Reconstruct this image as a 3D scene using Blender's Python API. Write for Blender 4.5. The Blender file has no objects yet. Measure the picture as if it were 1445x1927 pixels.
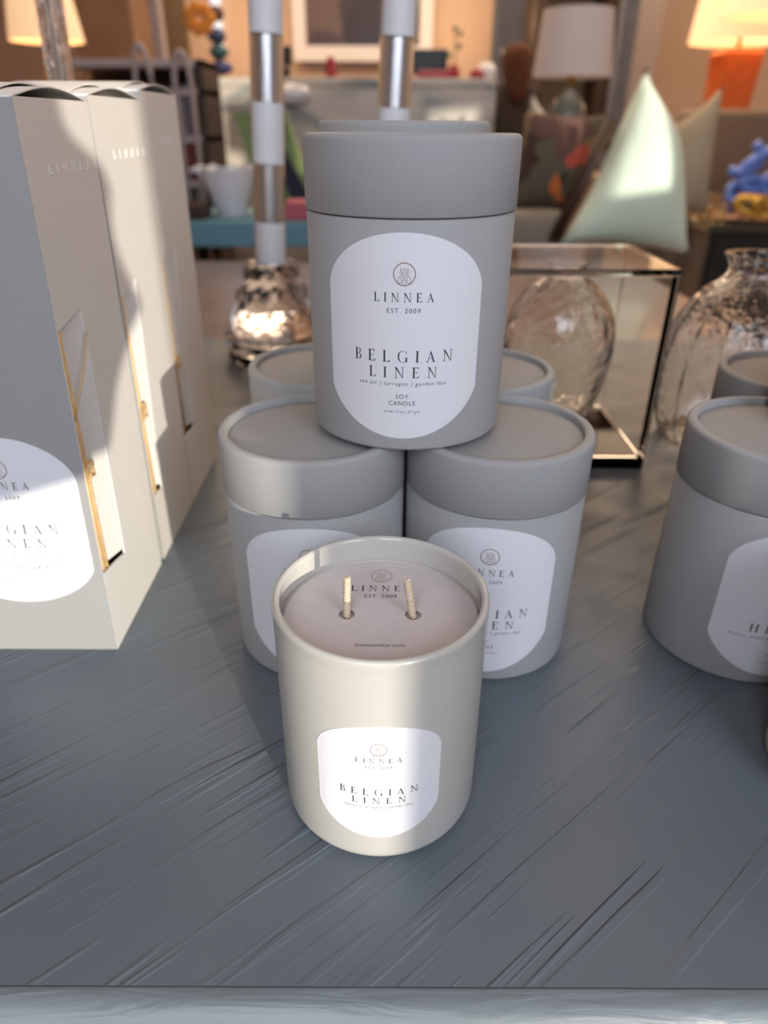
import bpy, bmesh, math, random
from mathutils import Vector, Matrix
random.seed(7)
SC = bpy.context.scene
COL = SC.collection
PI = math.pi

# ---------------------------------------------------------------- camera, world, light, exposure
F_PX, PITCH, ROLL, CAM_H = 1304.27, 0.50946, 0.00405, 0.27645
SUN_AZ, SUN_EL = math.radians(26.9), math.radians(6.5)
cd = bpy.data.cameras.new('camera'); cam = bpy.data.objects.new('camera', cd); COL.objects.link(cam)
SC.camera = cam
cd.sensor_fit = 'HORIZONTAL'; cd.sensor_width = 36.0; cd.lens = F_PX/1445*36
cd.clip_start = 0.01; cd.clip_end = 60
_fw = Vector((0, math.cos(PITCH), -math.sin(PITCH))); _rt = Vector((1, 0, 0)); _up = Vector((0, math.sin(PITCH), math.cos(PITCH)))
_r2 = math.cos(ROLL)*_rt + math.sin(ROLL)*_up; _u2 = -math.sin(ROLL)*_rt + math.cos(ROLL)*_up
M = Matrix((_r2, _u2, -_fw)).transposed().to_4x4(); M.translation = Vector((0, 0, CAM_H)); cam.matrix_world = M
cd.dof.use_dof = True; cd.dof.focus_distance = 0.295; cd.dof.aperture_fstop = cd.lens/3.9

w = bpy.data.worlds.new('sky'); SC.world = w; w.use_nodes = True
bg = w.node_tree.nodes['Background']; bg.inputs[0].default_value = (0.62, 0.72, 0.95, 1); bg.inputs[1].default_value = 0.9

def light(name, kind, loc, energy, color, size=None, size_y=None, rot=None):
    d = bpy.data.lights.new(name, kind); o = bpy.data.objects.new(name, d); COL.objects.link(o)
    o.location = loc; d.energy = energy; d.color = color
    if kind == 'AREA':
        d.size = size
        if size_y: d.shape = 'RECTANGLE'; d.size_y = size_y
    elif size is not None: d.shadow_soft_size = size
    if rot: o.rotation_euler = rot
    return o
sun = light('sun', 'SUN', (2, -4, 2), 3.9, (1.0, 0.93, 0.80))
sun.data.angle = math.radians(0.53)
_d = Vector((-math.sin(SUN_AZ)*math.cos(SUN_EL), math.cos(SUN_AZ)*math.cos(SUN_EL), -math.sin(SUN_EL)))
sun.rotation_euler = _d.to_track_quat('-Z', 'Y').to_euler()
light('window_daylight', 'AREA', (0.38, -1.24, 0.85), 61, (0.77, 0.855, 1.0), 2.1, 1.5, (math.radians(76), 0, 0))
light('shop_light_near', 'AREA', (0.5, 2.4, 2.1), 25, (1.0, 0.82, 0.66), 2.5, 2.2, (0, 0, 0))
light('shop_light_far', 'AREA', (0.6, 4.7, 2.1), 112, (1.0, 0.74, 0.50), 3.6, 2.0, (0, 0, 0))
SC.view_settings.view_transform = 'Standard'; SC.view_settings.look = 'None'
SC.view_settings.gamma = 1; SC.view_settings.use_curve_mapping = False; SC.view_settings.exposure = 0.18
SC.cycles.caustics_reflective = False; SC.cycles.caustics_refractive = False
SC.cycles.sample_clamp_indirect = 6; SC.cycles.use_denoising = True
SC.cycles.max_bounces = 14; SC.cycles.transmission_bounces = 12

def at(px, py, y):
    """world point seen in the photo at pixel (px, py) that stands at distance y"""
    d = _fw + _r2*((px-722.5)/F_PX) - _u2*((py-963.5)/F_PX)
    return Vector((0, 0, CAM_H)) + d*(y/d.y)

# ---------------------------------------------------------------- materials
def mat(name, col, rough=0.6, metal=0, var=0.06, vscale=60, bump=0, bscale=300, coat=0, trans=0, ior=1.45, emis=None, estr=0, spec=None, sheen=0):
    m = bpy.data.materials.new(name); m.use_nodes = True; nt = m.node_tree; b = nt.nodes['Principled BSDF']
    b.inputs['Roughness'].default_value = rough; b.inputs['Metallic'].default_value = metal
    b.inputs['Coat Weight'].default_value = coat; b.inputs['Transmission Weight'].default_value = trans
    b.inputs['IOR'].default_value = ior
    if sheen: b.inputs['Sheen Weight'].default_value = sheen
    if spec is not None: b.inputs['Specular IOR Level'].default_value = spec
    tc = nt.nodes.new('ShaderNodeTexCoord')
    if var:
        n = nt.nodes.new('ShaderNodeTexNoise'); n.inputs['Scale'].default_value = vscale; n.inputs['Detail'].default_value = 4
        nt.links.new(tc.outputs['Object'], n.inputs['Vector'])
        r = nt.nodes.new('ShaderNodeValToRGB'); r.color_ramp.elements[0].position = .3; r.color_ramp.elements[1].position = .7
        r.color_ramp.elements[0].color = tuple(c*(1-var) for c in col)+(1,)
        r.color_ramp.elements[1].color = tuple(min(1, c*(1+var)) for c in col)+(1,)
        nt.links.new(n.outputs['Fac'], r.inputs['Fac']); nt.links.new(r.outputs['Color'], b.inputs['Base Color'])
    else: b.inputs['Base Color'].default_value = tuple(col)+(1,)
    if bump:
        n2 = nt.nodes.new('ShaderNodeTexNoise'); n2.inputs['Scale'].default_value = bscale; n2.inputs['Detail'].default_value = 3
        nt.links.new(tc.outputs['Object'], n2.inputs['Vector'])
        bp = nt.nodes.new('ShaderNodeBump'); bp.inputs['Strength'].default_value = 1; bp.inputs['Distance'].default_value = bump
        nt.links.new(n2.outputs['Fac'], bp.inputs['Height']); nt.links.new(bp.outputs['Normal'], b.inputs['Normal'])
    if emis: b.inputs['Emission Color'].default_value = tuple(emis)+(1,); b.inputs['Emission Strength'].default_value = estr
    return m

CARD = mat('grey_card', (.355, .35, .345), .72, var=.025, vscale=700, bump=.00002, bscale=1500)
CARD_TOP = mat('grey_card_top', (.335, .325, .31), .8, var=.03, vscale=500)
SEAM = mat('seam_dark', (.06, .05, .05), .9, var=0)
LABEL = mat('label_paper', (.75, .745, .765), .62, var=.01, vscale=400, bump=.00001, bscale=900)
INK = mat('black_ink', (.025, .022, .03), .45, var=0)
INK2 = mat('grey_ink', (.10, .10, .11), .5, var=0)
FOIL = mat('rose_gold_foil', (.42, .31, .27), .4, metal=.5, var=0)
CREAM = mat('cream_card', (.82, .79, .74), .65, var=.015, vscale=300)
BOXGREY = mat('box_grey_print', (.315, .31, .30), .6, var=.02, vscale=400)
REED = mat('natural_reed', (.74, .50, .24), .6, var=.15, vscale=200)
RAFFIA = mat('raffia', (.55, .36, .17), .7, var=.15, vscale=300)
GAP_SHADE = mat('gap_shade', (.03, .03, .035), .9, var=0)  # near-black standing for the shade inside the cartons
JAR = mat('painted_glass', (.50, .485, .44), .30, var=.01, vscale=50, coat=.35, spec=.5)
JARIN = mat('painted_glass_inside', (.56, .54, .49), .18, var=.015, vscale=80, coat=.6)
WAX = mat('soy_wax', (.62, .55, .48), .5, var=.04, vscale=200)
PAPER = mat('dust_cover_paper', (.66, .60, .585), .6, var=.02, vscale=250)
def braid_mat():
    m = mat('braided_cotton', (.78, .62, .45), .85, var=.12, vscale=900); return m
WICK = braid_mat()
def glass_mat(name, col=(1, 1, 1), rough=0.0, ior=1.48, bump=0, bscale=30):
    return mat(name, col, rough, trans=1, ior=ior, var=0, bump=bump, bscale=bscale)
GLASS = glass_mat('clear_glass', (.985, .975, .965), .0, 1.47, .0035, 38)
ACRYL = glass_mat('clear_acrylic', (.98, .965, .955), .0, 1.18)
FROST = mat('frosted_white', (.86, .86, .88), .45, trans=.15, var=.02, vscale=50)
CHROME = mat('satin_silver', (.86, .88, .92), .32, metal=.75, var=0)
BRASS = mat('brass', (.75, .5, .2), .3, metal=1, var=.05)
GOLD = mat('matte_gold', (.55, .34, .06), .4, metal=.6, var=.1, vscale=30)
BLACK = mat('black_plastic', (.01, .01, .012), .4, var=0)
DWOOD = mat('dark_lacquer', (.012, .017, .018), .3, var=.1, vscale=8, coat=.3)
WHITE = mat('white_ceramic', (.75, .74, .76), .4, var=.02, vscale=10)
SHADE = mat('white_linen_shade', (.66, .58, .55), .9, var=.04, vscale=300)
def warm_shade():
    return mat('lit_linen_shade', (.8, .62, .42), .9, var=.03, vscale=200, emis=(1.0, .60, .30), estr=.62)
LITSHADE = warm_shade()
ORANGE = mat('orange_ceramic', (.62, .14, .03), .3, var=.1, vscale=20, coat=.4)
TEAL = mat('teal_paint', (.12, .27, .34), .6, var=.06, vscale=8)
PINK = mat('pink_card', (.45, .10, .14), .6, var=.05, vscale=20)
MINT = mat('mint_velvet', (.62, .76, .62), .85, var=.08, vscale=5, bump=.006, bscale=8, sheen=.3)
CREAMF = mat('cream_linen', (.36, .30, .21), .9, var=.08, vscale=9)
SOFA = mat('grey_brown_upholstery', (.20, .15, .12), .95, var=.25, vscale=60)
SEATC = mat('cream_upholstery', (.26, .22, .17), .95, var=.06, vscale=12)
WALLP = mat('warm_wall_paint', (.62, .47, .36), .85, var=.02, vscale=3)
WALLF = mat('front_wall_paint', (.55, .56, .58), .85, var=.02, vscale=3)
CURT = mat('blue_grey_curtain', (.16, .16, .19), .9, var=.1, vscale=14)
TRIMM = mat('grey_trim', (.38, .31, .29), .7, var=.04, vscale=5)
DARKW = mat('walnut', (.045, .022, .012), .5, var=.2, vscale=12)
WHITEP = mat('white_painted_iron', (.42, .34, .32), .6, var=.05, vscale=15)
BLUE = mat('blue_coral_ceramic', (.12, .24, .72), .35, var=.15, vscale=15, coat=.4)
RED = mat('red_ceramic', (.35, .03, .05), .4, var=.1, vscale=20)
GREEN = mat('green_leaf', (.08, .16, .05), .6, var=.2, vscale=20)
SKIN = mat('skin', (.42, .22, .15), .6, var=.04, vscale=30)
HAIR = mat('auburn_hair', (.055, .017, .006), .95, var=.25, vscale=40)
JACK = mat('black_jacket', (.014, .010, .008), .8, var=.2, vscale=20)
BULB = mat('warm_bulb', (1, .7, .4), .5, var=0, emis=(1, .55, .22), estr=9)

def table_mat():
    m = bpy.data.materials.new('painted_oak'); m.use_nodes = True; nt = m.node_tree; b = nt.nodes['Principled BSDF']
    L = nt.links.new
    tc = nt.nodes.new('ShaderNodeTexCoord')
    def ramp(src, p0, p1, c0=(0, 0, 0, 1), c1=(1, 1, 1, 1)):
        r = nt.nodes.new('ShaderNodeValToRGB'); r.color_ramp.elements[0].position = p0; r.color_ramp.elements[1].position = p1
        r.color_ramp.elements[0].color = c0; r.color_ramp.elements[1].color = c1; L(src, r.inputs['Fac']); return r.outputs['Color']
    def noise(sc, ang, seed, rough=.55, detail=3):
        mp0 = nt.nodes.new('ShaderNodeMapping'); mp0.inputs['Rotation'].default_value = (0, 0, -ang); mp0.inputs['Location'].default_value = (seed, seed*.7, 0)
        mp = nt.nodes.new('ShaderNodeMapping'); mp.inputs['Scale'].default_value = sc
        n = nt.nodes.new('ShaderNodeTexNoise'); n.inputs['Scale'].default_value = 1; n.inputs['Detail'].default_value = detail; n.inputs['Roughness'].default_value = rough
        L(tc.outputs['Object'], mp0.inputs['Vector']); L(mp0.outputs['Vector'], mp.inputs['Vector']); L(mp.outputs['Vector'], n.inputs['Vector']); return n.outputs['Fac']
    a = math.radians(39.5)
    g1 = ramp(noise((6, 120, 1), a, 0, .45, 2), .58, .63)      # broad raised ridges
    g2 = ramp(noise((9, 230, 1), a, 3.1, .4, 1), .60, .68)    # thinner ones
    g3 = noise((60, 60, 1), a, 1.3)
    patch = ramp(noise((12, 22, 1), a, 6.2, .5, 2), .40, .62)
    def math_(op, x, y):
        n = nt.nodes.new('ShaderNodeMath'); n.operation = op
        for i, v in enumerate((x, y)):
            if isinstance(v, (int, float)): n.inputs[i].default_value = v
            else: L(v, n.inputs[i])
        return n.outputs[0]
    h = math_('ADD', math_('MULTIPLY', math_('ADD', g1, math_('MULTIPLY', g2, .45)), math_('ADD', math_('MULTIPLY', patch, .8), .2)), math_('MULTIPLY', g3, .25))
    # grooves only on the diagonal boards, softer on the front strip
    bp = nt.nodes.new('ShaderNodeBump'); bp.inputs['Strength'].default_value = 1; bp.inputs['Distance'].default_value = .00075
    L(h, bp.inputs['Height']); L(bp.outputs['Normal'], b.inputs['Normal'])
    c = ramp(noise((5, 5, 1), 0, 2), .3, .7, (.118, .145, .170, 1), (.135, .160, .182, 1))
    L(c, b.inputs['Base Color'])
    rr = ramp(noise((30, 30, 1), 0, 5), .3, .7, (.34, .34, .34, 1), (.46, .46, .46, 1)); L(rr, b.inputs['Roughness'])
    b.inputs['Specular IOR Level'].default_value = .5
    return m
TABLE = table_mat()
def edge_mat():
    m = mat('painted_oak_edge', (.165, .195, .215), .40, var=.06, vscale=12)
    nt = m.node_tree; b = nt.nodes['Principled BSDF']; tc = nt.nodes.new('ShaderNodeTexCoord')
    mp = nt.nodes.new('ShaderNodeMapping'); mp.inputs['Scale'].default_value = (22, 130, 130)
    n = nt.nodes.new('ShaderNodeTexNoise'); n.inputs['Scale'].default_value = 1; n.inputs['Detail'].default_value = 4; n.inputs['Distortion'].default_value = .6
    bp = nt.nodes.new('ShaderNodeBump'); bp.inputs['Distance'].default_value = .0012
    nt.links.new(tc.outputs['Object'], mp.inputs['Vector']); nt.links.new(mp.outputs['Vector'], n.inputs['Vector'])
    nt.links.new(n.outputs['Fac'], bp.inputs['Height']); nt.links.new(bp.outputs['Normal'], b.inputs['Normal'])
    return m
TEDGE = edge_mat()

def marble_mat():
    m = bpy.data.materials.new('veined_marble'); m.use_nodes = True; nt = m.node_tree; b = nt.nodes['Principled BSDF']
    tc = nt.nodes.new('ShaderNodeTexCoord'); mp = nt.nodes.new('ShaderNodeMapping'); mp.inputs['Scale'].default_value = (2.2, 2.2, 6.5); mp.inputs['Rotation'].default_value = (0, .25, 0)
    n = nt.nodes.new('ShaderNodeTexNoise'); n.inputs['Scale'].default_value = 1.3; n.inputs['Detail'].default_value = 7; n.inputs['Distortion'].default_value = 1.4
    r = nt.nodes.new('ShaderNodeValToRGB'); e = r.color_ramp.elements
    e[0].position = .30; e[0].color = (.13, .145, .135, 1); e[1].position = .62; e[1].color = (.50, .45, .38, 1)
    x = e.new(.42); x.color = (.31, .30, .265, 1); x = e.new(.50); x.color = (.45, .40, .335, 1)
    nt.links.new(tc.outputs['Object'], mp.inputs['Vector']); nt.links.new(mp.outputs['Vector'], n.inputs['Vector'])
    nt.links.new(n.outputs['Fac'], r.inputs['Fac']); nt.links.new(r.outputs['Color'], b.inputs['Base Color']); b.inputs['Roughness'].default_value = .35
    return m
MARBLE = marble_mat()
def blotch_mat(name, cols, scale, rough=.9):
    m = bpy.data.materials.new(name); m.use_nodes = True; nt = m.node_tree; b = nt.nodes['Principled BSDF']
    tc = nt.nodes.new('ShaderNodeTexCoord')
    n = nt.nodes.new('ShaderNodeTexVoronoi'); n.inputs['Scale'].default_value = scale; n.inputs['Randomness'].default_value = 1
    nn = nt.nodes.new('ShaderNodeTexNoise'); nn.inputs['Scale'].default_value = scale*.8; nn.inputs['Detail'].default_value = 2
    mx = nt.nodes.new('ShaderNodeVectorMath'); mx.operation = 'SCALE'; mx.inputs['Scale'].default_value = .25
    ad = nt.nodes.new('ShaderNodeVectorMath'); ad.operation = 'ADD'
    nt.links.new(tc.outputs['Object'], nn.inputs['Vector']); nt.links.new(nn.outputs['Color'], mx.inputs[0])
    nt.links.new(tc.outputs['Object'], ad.inputs[0]); nt.links.new(mx.outputs[0], ad.inputs[1]); nt.links.new(ad.outputs[0], n.inputs['Vector'])
    s = nt.nodes.new('ShaderNodeSeparateColor'); nt.links.new(n.outputs['Color'], s.inputs[0])
    r = nt.nodes.new('ShaderNodeValToRGB'); r.color_ramp.interpolation = 'CONSTANT'
    e = r.color_ramp.elements
    while len(e) > 1: e.remove(e[-1])
    e[0].position = 0; e[0].color = cols[0]+(1,)
    for i, c in enumerate(cols[1:], 1): x = e.new(i/len(cols)); x.color = c+(1,)
    nt.links.new(s.outputs[0], r.inputs['Fac']); nt.links.new(r.outputs['Color'], b.inputs['Base Color']); b.inputs['Roughness'].default_value = rough
    return m
FLORAL = blotch_mat('floral_print', [(.50, .13, .025), (.04, .022, .016), (.13, .075, .05), (.40, .07, .045), (.09, .075, .05), (.10, .05, .04), (.20, .14, .08)], 11)
PALEPRINT = blotch_mat('pale_print', [(.28, .23, .19), (.22, .18, .15), (.33, .27, .23), (.16, .15, .10)], 22)
ART = blotch_mat('dark_abstract', [(.045, .028, .032), (.07, .045, .05), (.13, .09, .08), (.03, .02, .022), (.10, .055, .055)], 3.2, .3)
STRIPES = blotch_mat('books_mixed', [(.20, .05, .05), (.10, .07, .06), (.33, .26, .22), (.06, .05, .05)], 9)
def floor_mat():
    m = mat('wood_floor', (.20, .135, .115), .32, var=.2, vscale=2)
    nt = m.node_tree; b = nt.nodes['Principled BSDF']; tc = nt.nodes.new('ShaderNodeTexCoord'); br = nt.nodes.new('ShaderNodeTexBrick')
    br.inputs['Color1'].default_value = (.42, .31, .275, 1); br.inputs['Color2'].default_value = (.35, .26, .235, 1); br.inputs['Mortar'].default_value = (.08, .05, .04, 1)
    br.inputs['Scale'].default_value = 1; br.inputs['Brick Width'].default_value = 1.4; br.inputs['Row Height'].default_value = .14; br.inputs['Mortar Size'].default_value = .004
    nt.links.new(tc.outputs['Object'], br.inputs['Vector']); nt.links.new(br.outputs['Color'], b.inputs['Base Color']); return m
FLOORM = floor_mat()

# ---------------------------------------------------------------- mesh helpers
def obj(name, bm, m, parent=None, smooth=True, auto=None):
    me = bpy.data.meshes.new(name); bm.normal_update(); bm.to_mesh(me); bm.free()
    for i in (m if isinstance(m, list) else [m]): me.materials.append(i)
    for p in me.polygons: p.use_smooth = smooth
    o = bpy.data.objects.new(name, me); COL.objects.link(o)
    if parent: o.parent = parent
    if auto is not None:
        me.set_sharp_from_angle(angle=math.radians(auto))
    return o
def tag(o, label, cat, group=None):
    o['label'] = label; o['category'] = cat
    if group: o['group'] = group
    return o
def thing(name, label, cat, loc=(0, 0, 0), rz=0, group=None):
    o = bpy.data.objects.new(name, None); COL.objects.link(o); o.location = loc; o.rotation_euler = (0, 0, rz); o.empty_display_size = .02
    return tag(o, label, cat, group)
def struct(o): o['kind'] = 'structure'; return o
def lathe(bm, prof, seg=96, c=(0, 0, 0), mi=0, close=False):
    """prof: list of (r, z)"""
    rings = []
    for r, z in prof:
        if r < 1e-7: rings.append([bm.verts.new((c[0], c[1], c[2]+z))])
        else: rings.append([bm.verts.new((c[0]+r*math.cos(2*PI*i/seg), c[1]+r*math.sin(2*PI*i/seg), c[2]+z)) for i in range(seg)])
    pairs = list(zip(rings, rings[1:]))
    if close: pairs.append((rings[-1], rings[0]))
    for a, b in pairs:
        for i in range(seg):
            j = (i+1) % seg
            if len(a) == 1 and len(b) == 1: break
            if len(a) == 1: f = bm.faces.new((a[0], b[j], b[i]))
            elif len(b) == 1: f = bm.faces.new((a[i], a[j], b[0]))
            else: f = bm.faces.new((a[i], a[j], b[j], b[i]))
            f.material_index = mi
    return bm
def arc(cx, cz, r, a0, a1, n=5):
    return [(cx+r*math.cos(math.radians(a0+(a1-a0)*i/n)), cz+r*math.sin(math.radians(a0+(a1-a0)*i/n))) for i in range(n+1)]
def box(bm, x0, x1, y0, y1, z0, z1, bev=0, mi=0):
    r = bmesh.ops.create_cube(bm, size=1)
    for v in r['verts']:
        v.co = Vector(((x0+x1)/2+v.co.x*(x1-x0), (y0+y1)/2+v.co.y*(y1-y0), (z0+z1)/2+v.co.z*(z1-z0)))
    if bev:
        es = list({e for v in r['verts'] for e in v.link_edges}); bmesh.ops.bevel(bm, geom=es, offset=bev, segments=3, affect='EDGES', profile=.5)
    return bm
def tube(bm, pts, r, seg=10, cap=True, flat=None):
    pts = [Vector(p) for p in pts]; rings = []
    n = len(pts)
    for i, p in enumerate(pts):
        d = (pts[min(i+1, n-1)]-pts[max(i-1, 0)]).normalized()
        u = d.cross(Vector((0, 0, 1)));  u = u if u.length > 1e-3 else d.cross(Vector((0, 1, 0))); u.normalize(); v = d.cross(u)
        rr = r[i] if isinstance(r, (list, tuple)) else r
        rings.append([bm.verts.new(p+u*rr*math.cos(2*PI*k/seg)+v*rr*math.sin(2*PI*k/seg)) for k in range(seg)])
    for a, b in zip(rings, rings[1:]):
        for k in range(seg): bm.faces.new((a[k], a[(k+1) % seg], b[(k+1) % seg], b[k]))
    if cap: bm.faces.new(rings[0][::-1]); bm.faces.new(rings[-1])
    bmesh.ops.recalc_face_normals(bm, faces=bm.faces[:])
    return bm
def poly_solid(splines, depth):
    """2D outlines with holes (x,z) -> solid mesh standing in the xz plane, thickness along y"""
    cu = bpy.data.curves.new('t', 'CURVE'); cu.dimensions = '2D'; cu.fill_mode = 'BOTH'; cu.extrude = depth/2
    for s in splines:
        sp = cu.splines.new('POLY'); sp.points.add(len(s)-1); sp.use_cyclic_u = True
        for i, p in enumerate(s): sp.points[i].co = (p[0], p[1], 0, 1)
    o = bpy.data.objects.new('t', cu); me = bpy.data.meshes.new_from_object(o)
    bpy.data.objects.remove(o); bpy.data.curves.remove(cu)
    bm = bmesh.new(); bm.from_mesh(me); bpy.data.meshes.remove(me)
    for v in bm.verts: v.co = Vector((v.co.x, v.co.z, v.co.y))
    bmesh.ops.recalc_face_normals(bm, faces=bm.faces[:])
    return bm

# ---------------------------------------------------------------- lettering
# a flat drawing is a list of polygons in millimetres (list of (x, y) lists)
def strip(pts, w, closed=False):
    out = []; n = len(pts)
    ws = w if isinstance(w, (list, tuple)) else [w]*n
    L_, R_ = [], []
    for i, p in enumerate(pts):
        a = pts[(i-1) % n] if closed or i > 0 else p; b = pts[(i+1) % n] if closed or i < n-1 else p
        dx, dy = b[0]-a[0], b[1]-a[1]; l = math.hypot(dx, dy) or 1
        nx, ny = -dy/l*ws[i]/2, dx/l*ws[i]/2
        L_.append((p[0]+nx, p[1]+ny)); R_.append((p[0]-nx, p[1]-ny))
    for i in range(n if closed else n-1):
        j = (i+1) % n; out.append([R_[i], R_[j], L_[j], L_[i]])
    return out
def rect(x0, y0, x1, y1): return [(x0, y0), (x1, y0), (x1, y1), (x0, y1)]
TK, TN, SF = .145, .058, .045
def serif(x, y, w=.26): return [rect(x-w/2, y, x+w/2, y+SF)]
def bowl(cx, cy, rx, ry, a0, a1, tmin, tmax, n=20):
    out = []; ps = []
    for i in range(n+1):
        a = math.radians(a0+(a1-a0)*i/n); t = tmin+(tmax-tmin)*abs(math.cos(a))**1.5
        ps.append(((cx+rx*math.cos(a), cy+ry*math.sin(a)), (cx+(rx-t)*math.cos(a), cy+(ry-t*.75)*math.sin(a))))
    for (o1, i1), (o2, i2) in zip(ps, ps[1:]): out.append([i1, o1, o2, i2])
    return out
def glyph(c):
    g = []
    if c == 'I': g = [rect(.13-TK/2, 0, .13+TK/2, 1)]+serif(.13, 0, .28)+serif(.13, 1-SF, .28); w = .27
    elif c == 'L':
        g = [rect(.10, 0, .10+TK, 1), rect(.1, 0, .62, SF+.01)]+serif(.16, 0, .3)+serif(.16, 1-SF, .3)+[[(.5, SF), (.62, 0), (.66, .24), (.635, .24)]]; w = .66
    elif c == 'E':
        g = [rect(.10, 0, .10+TK, 1), rect(.1, 0, .62, SF+.01), rect(.1, 1-SF-.01, .58, 1), rect(.2, .5, .46, .5+SF)]+serif(.14, 0, .26)+serif(.14, 1-SF, .26)
        g += [[(.5, SF), (.62, 0), (.67, .23), (.645, .23)], [(.58, 1), (.46, 1-SF), (.59, .8), (.61, .8)], [(.42, .52), (.46, .38), (.475, .38), (.475, .66), (.46, .66)]]; w = .68
    elif c == 'H':
        g = [rect(.10, 0, .10+TK, 1), rect(.66, 0, .66+TK, 1), rect(.2, .49, .7, .49+SF)]
        for x in (.16, .72): g += serif(x, 0, .3)+serif(x, 1-SF, .3)
        w = .88
    elif c == 'N':
        g = [rect(.13, 0, .13+TN, 1), rect(.73, 0, .73+TN, 1), [(.06, 1), (.22, 1), (.775, 0), (.73, -.02), (.66, .08)]]
        g += serif(.15, 0, .26)+serif(.75, 1-SF, .26)+serif(.1, 1-SF, .18); w = .88
    elif c == 'A':
        g = [[(.09, 0), (.09+TN, 0), (.43, .92), (.40, 1.0)], [(.40, 1.02), (.34, .86), (.62, 0), (.76, 0)], rect(.2, .32, .62, .32+SF)]+serif(.11, 0, .24)+serif(.69, 0, .3); w = .84
    elif c == 'B':
        g = [rect(.10, 0, .10+TK, 1), rect(.1, 0, .34, SF), rect(.1, 1-SF, .32, 1), rect(.2, .5, .34, .5+SF)]+serif(.14, 0, .24)+serif(.14, 1-SF, .24)
        g += bowl(.32, .76, .24, .24, 90, -90, .035, .11)+bowl(.34, .26, .28, .26, 90, -90, .035, .125); w = .64
    elif c == 'G':
        g = bowl(.48, .5, .44, .52, 45, 320, .035, .125, 34)+[rect(.72, .02, .72+TK*.85, .42)]+serif(.76, .42-SF, .28)+[[(.79, .87), (.74, .84), (.80, .70), (.82, .70)]]; w = .95
    else: w = .3
    return g, w
def serif_text(txt, cap, width, cx, base):
    gs = [glyph(c) for c in txt]; tot = sum(g[1] for g in gs)*cap; gap = (width-tot)/(len(gs)-1); x = cx-width/2; out = []
    for g, w in gs:
        out += [[(x+px*cap, base+py*cap) for px, py in p] for p in g]; x += w*cap+gap
    return out
_fc = {}
def font_text(txt, cap, width, cx, base, shear=0):
    def make(sc):
        k = (txt, round(sc, 3), shear)
        if k in _fc: return _fc[k]
        cu = bpy.data.curves.new('f', 'FONT'); cu.body = txt; cu.size = 1; cu.resolution_u = 3; cu.space_character = sc; cu.shear = shear
        o = bpy.data.objects.new('f', cu); me = bpy.data.meshes.new_from_object(o)
        r = ([(v.co.x, v.co.y) for v in me.vertices], [list(p.vertices) for p in me.polygons])
        bpy.data.objects.remove(o); bpy.data.curves.remove(cu); bpy.data.meshes.remove(me); _fc[k] = r; return r
    wd = lambda r: max(x for x, y in r[0])-min(x for x, y in r[0])
    s = cap/.73; w1 = wd(make(1.0))*s; w2 = wd(make(1.5))*s
    sc = max(.72, min(3, 1+.5*(width-w1)/max(w2-w1, 1e-6))) if w2 > w1 else 1
    r = make(sc); x0 = min(x for x, y in r[0]); k = width/(wd(r)*s)
    vs = [(cx-width/2+(x-x0)*s*k, base+y*s) for x, y in r[0]]
    return [[vs[i] for i in f] for f in r[1]]
def cat_rom(pts, n=6):
    out = []
    for i in range(len(pts)-1):
        p0, p1, p2, p3 = pts[max(i-1, 0)], pts[i], pts[i+1], pts[min(i+2, len(pts)-1)]
        for k in range(n):
            t = k/n
            out.append(tuple(.5*((2*b)+(-a+c)*t+(2*a-5*b+4*c-d)*t*t+(-a+3*b-3*c+d)*t**3) for a, b, c, d in zip(p0, p1, p2, p3)))
    return out+[pts[-1]]
def emblem(cx, cy, r):
    out = strip([(cx+r*.95*math.cos(2*PI*i/48), cy+r*.95*math.sin(2*PI*i/48)) for i in range(48)], r*.10, True)
    T = lambda ps, s: [(cx+s*x*r, cy+y*r) for x, y in ps]
    wing = [(0, .55), (-.1, .3), (-.27, .03), (-.5, -.32), (-.57, -.55), (-.46, -.74), (-.24, -.66), (.0, -.36), (.13, -.08), (.09, .08), (0, .12)]
    inner = [(-.16, .0), (-.27, -.25), (-.25, -.52), (-.12, -.78), (0, -.86)]
    for s in (1, -1):
        out += strip(cat_rom(T(wing, s)), r*.05)+strip(cat_rom(T(inner, s)), r*.045)
        g, w = glyph('L')
        out += [[(cx+s*(.22+px*.52)*r, cy+(.14+py*.36)*r) for px, py in (p if s > 0 else p[::-1])] for p in g]
    return out
def drawing_mesh(polys, fmap, off):
    bm = bmesh.new()
    for p in polys:
        # subdivide long polygons by simple vertex mapping (letters are small)
        vs = [bm.verts.new(fmap(x, y, off)) for x, y in p]
        try: bm.faces.new(vs)
        except ValueError: pass
    return bm

# label outline: half width, corner heights, arch rises, exponents
class Outline:
    def __init__(s, hw, zc0, zc1, rb, rt, eb, et, zc): s.__dict__.update(hw=hw, zc0=zc0, zc1=zc1, rb=rb, rt=rt, eb=eb, et=et, zc=zc)
    def top(s, x): return s.zc1+s.rt*max(0, 1-(x/s.hw)**2)**s.et
    def bot(s, x): return s.zc0-s.rb*max(0, 1-(x/s.hw)**2)**s.eb
    def ring(s, inset, n=56):
        k = (s.hw-inset)/s.hw; xs = [-s.hw*math.cos(PI*i/n) for i in range(n+1)]
        cz = (s.zc0+s.zc1)/2; top = s.top(0); bt = s.bot(0); kt = (top-inset*1.25-cz)/(top-cz); kb = (cz-bt-inset*1.1)/(cz-bt)
        return [(x*k, cz+(s.top(x)-cz)*kt) for x in xs]+[(x*k, cz-(cz-s.bot(x))*kb) for x in xs[::-1]]
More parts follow.
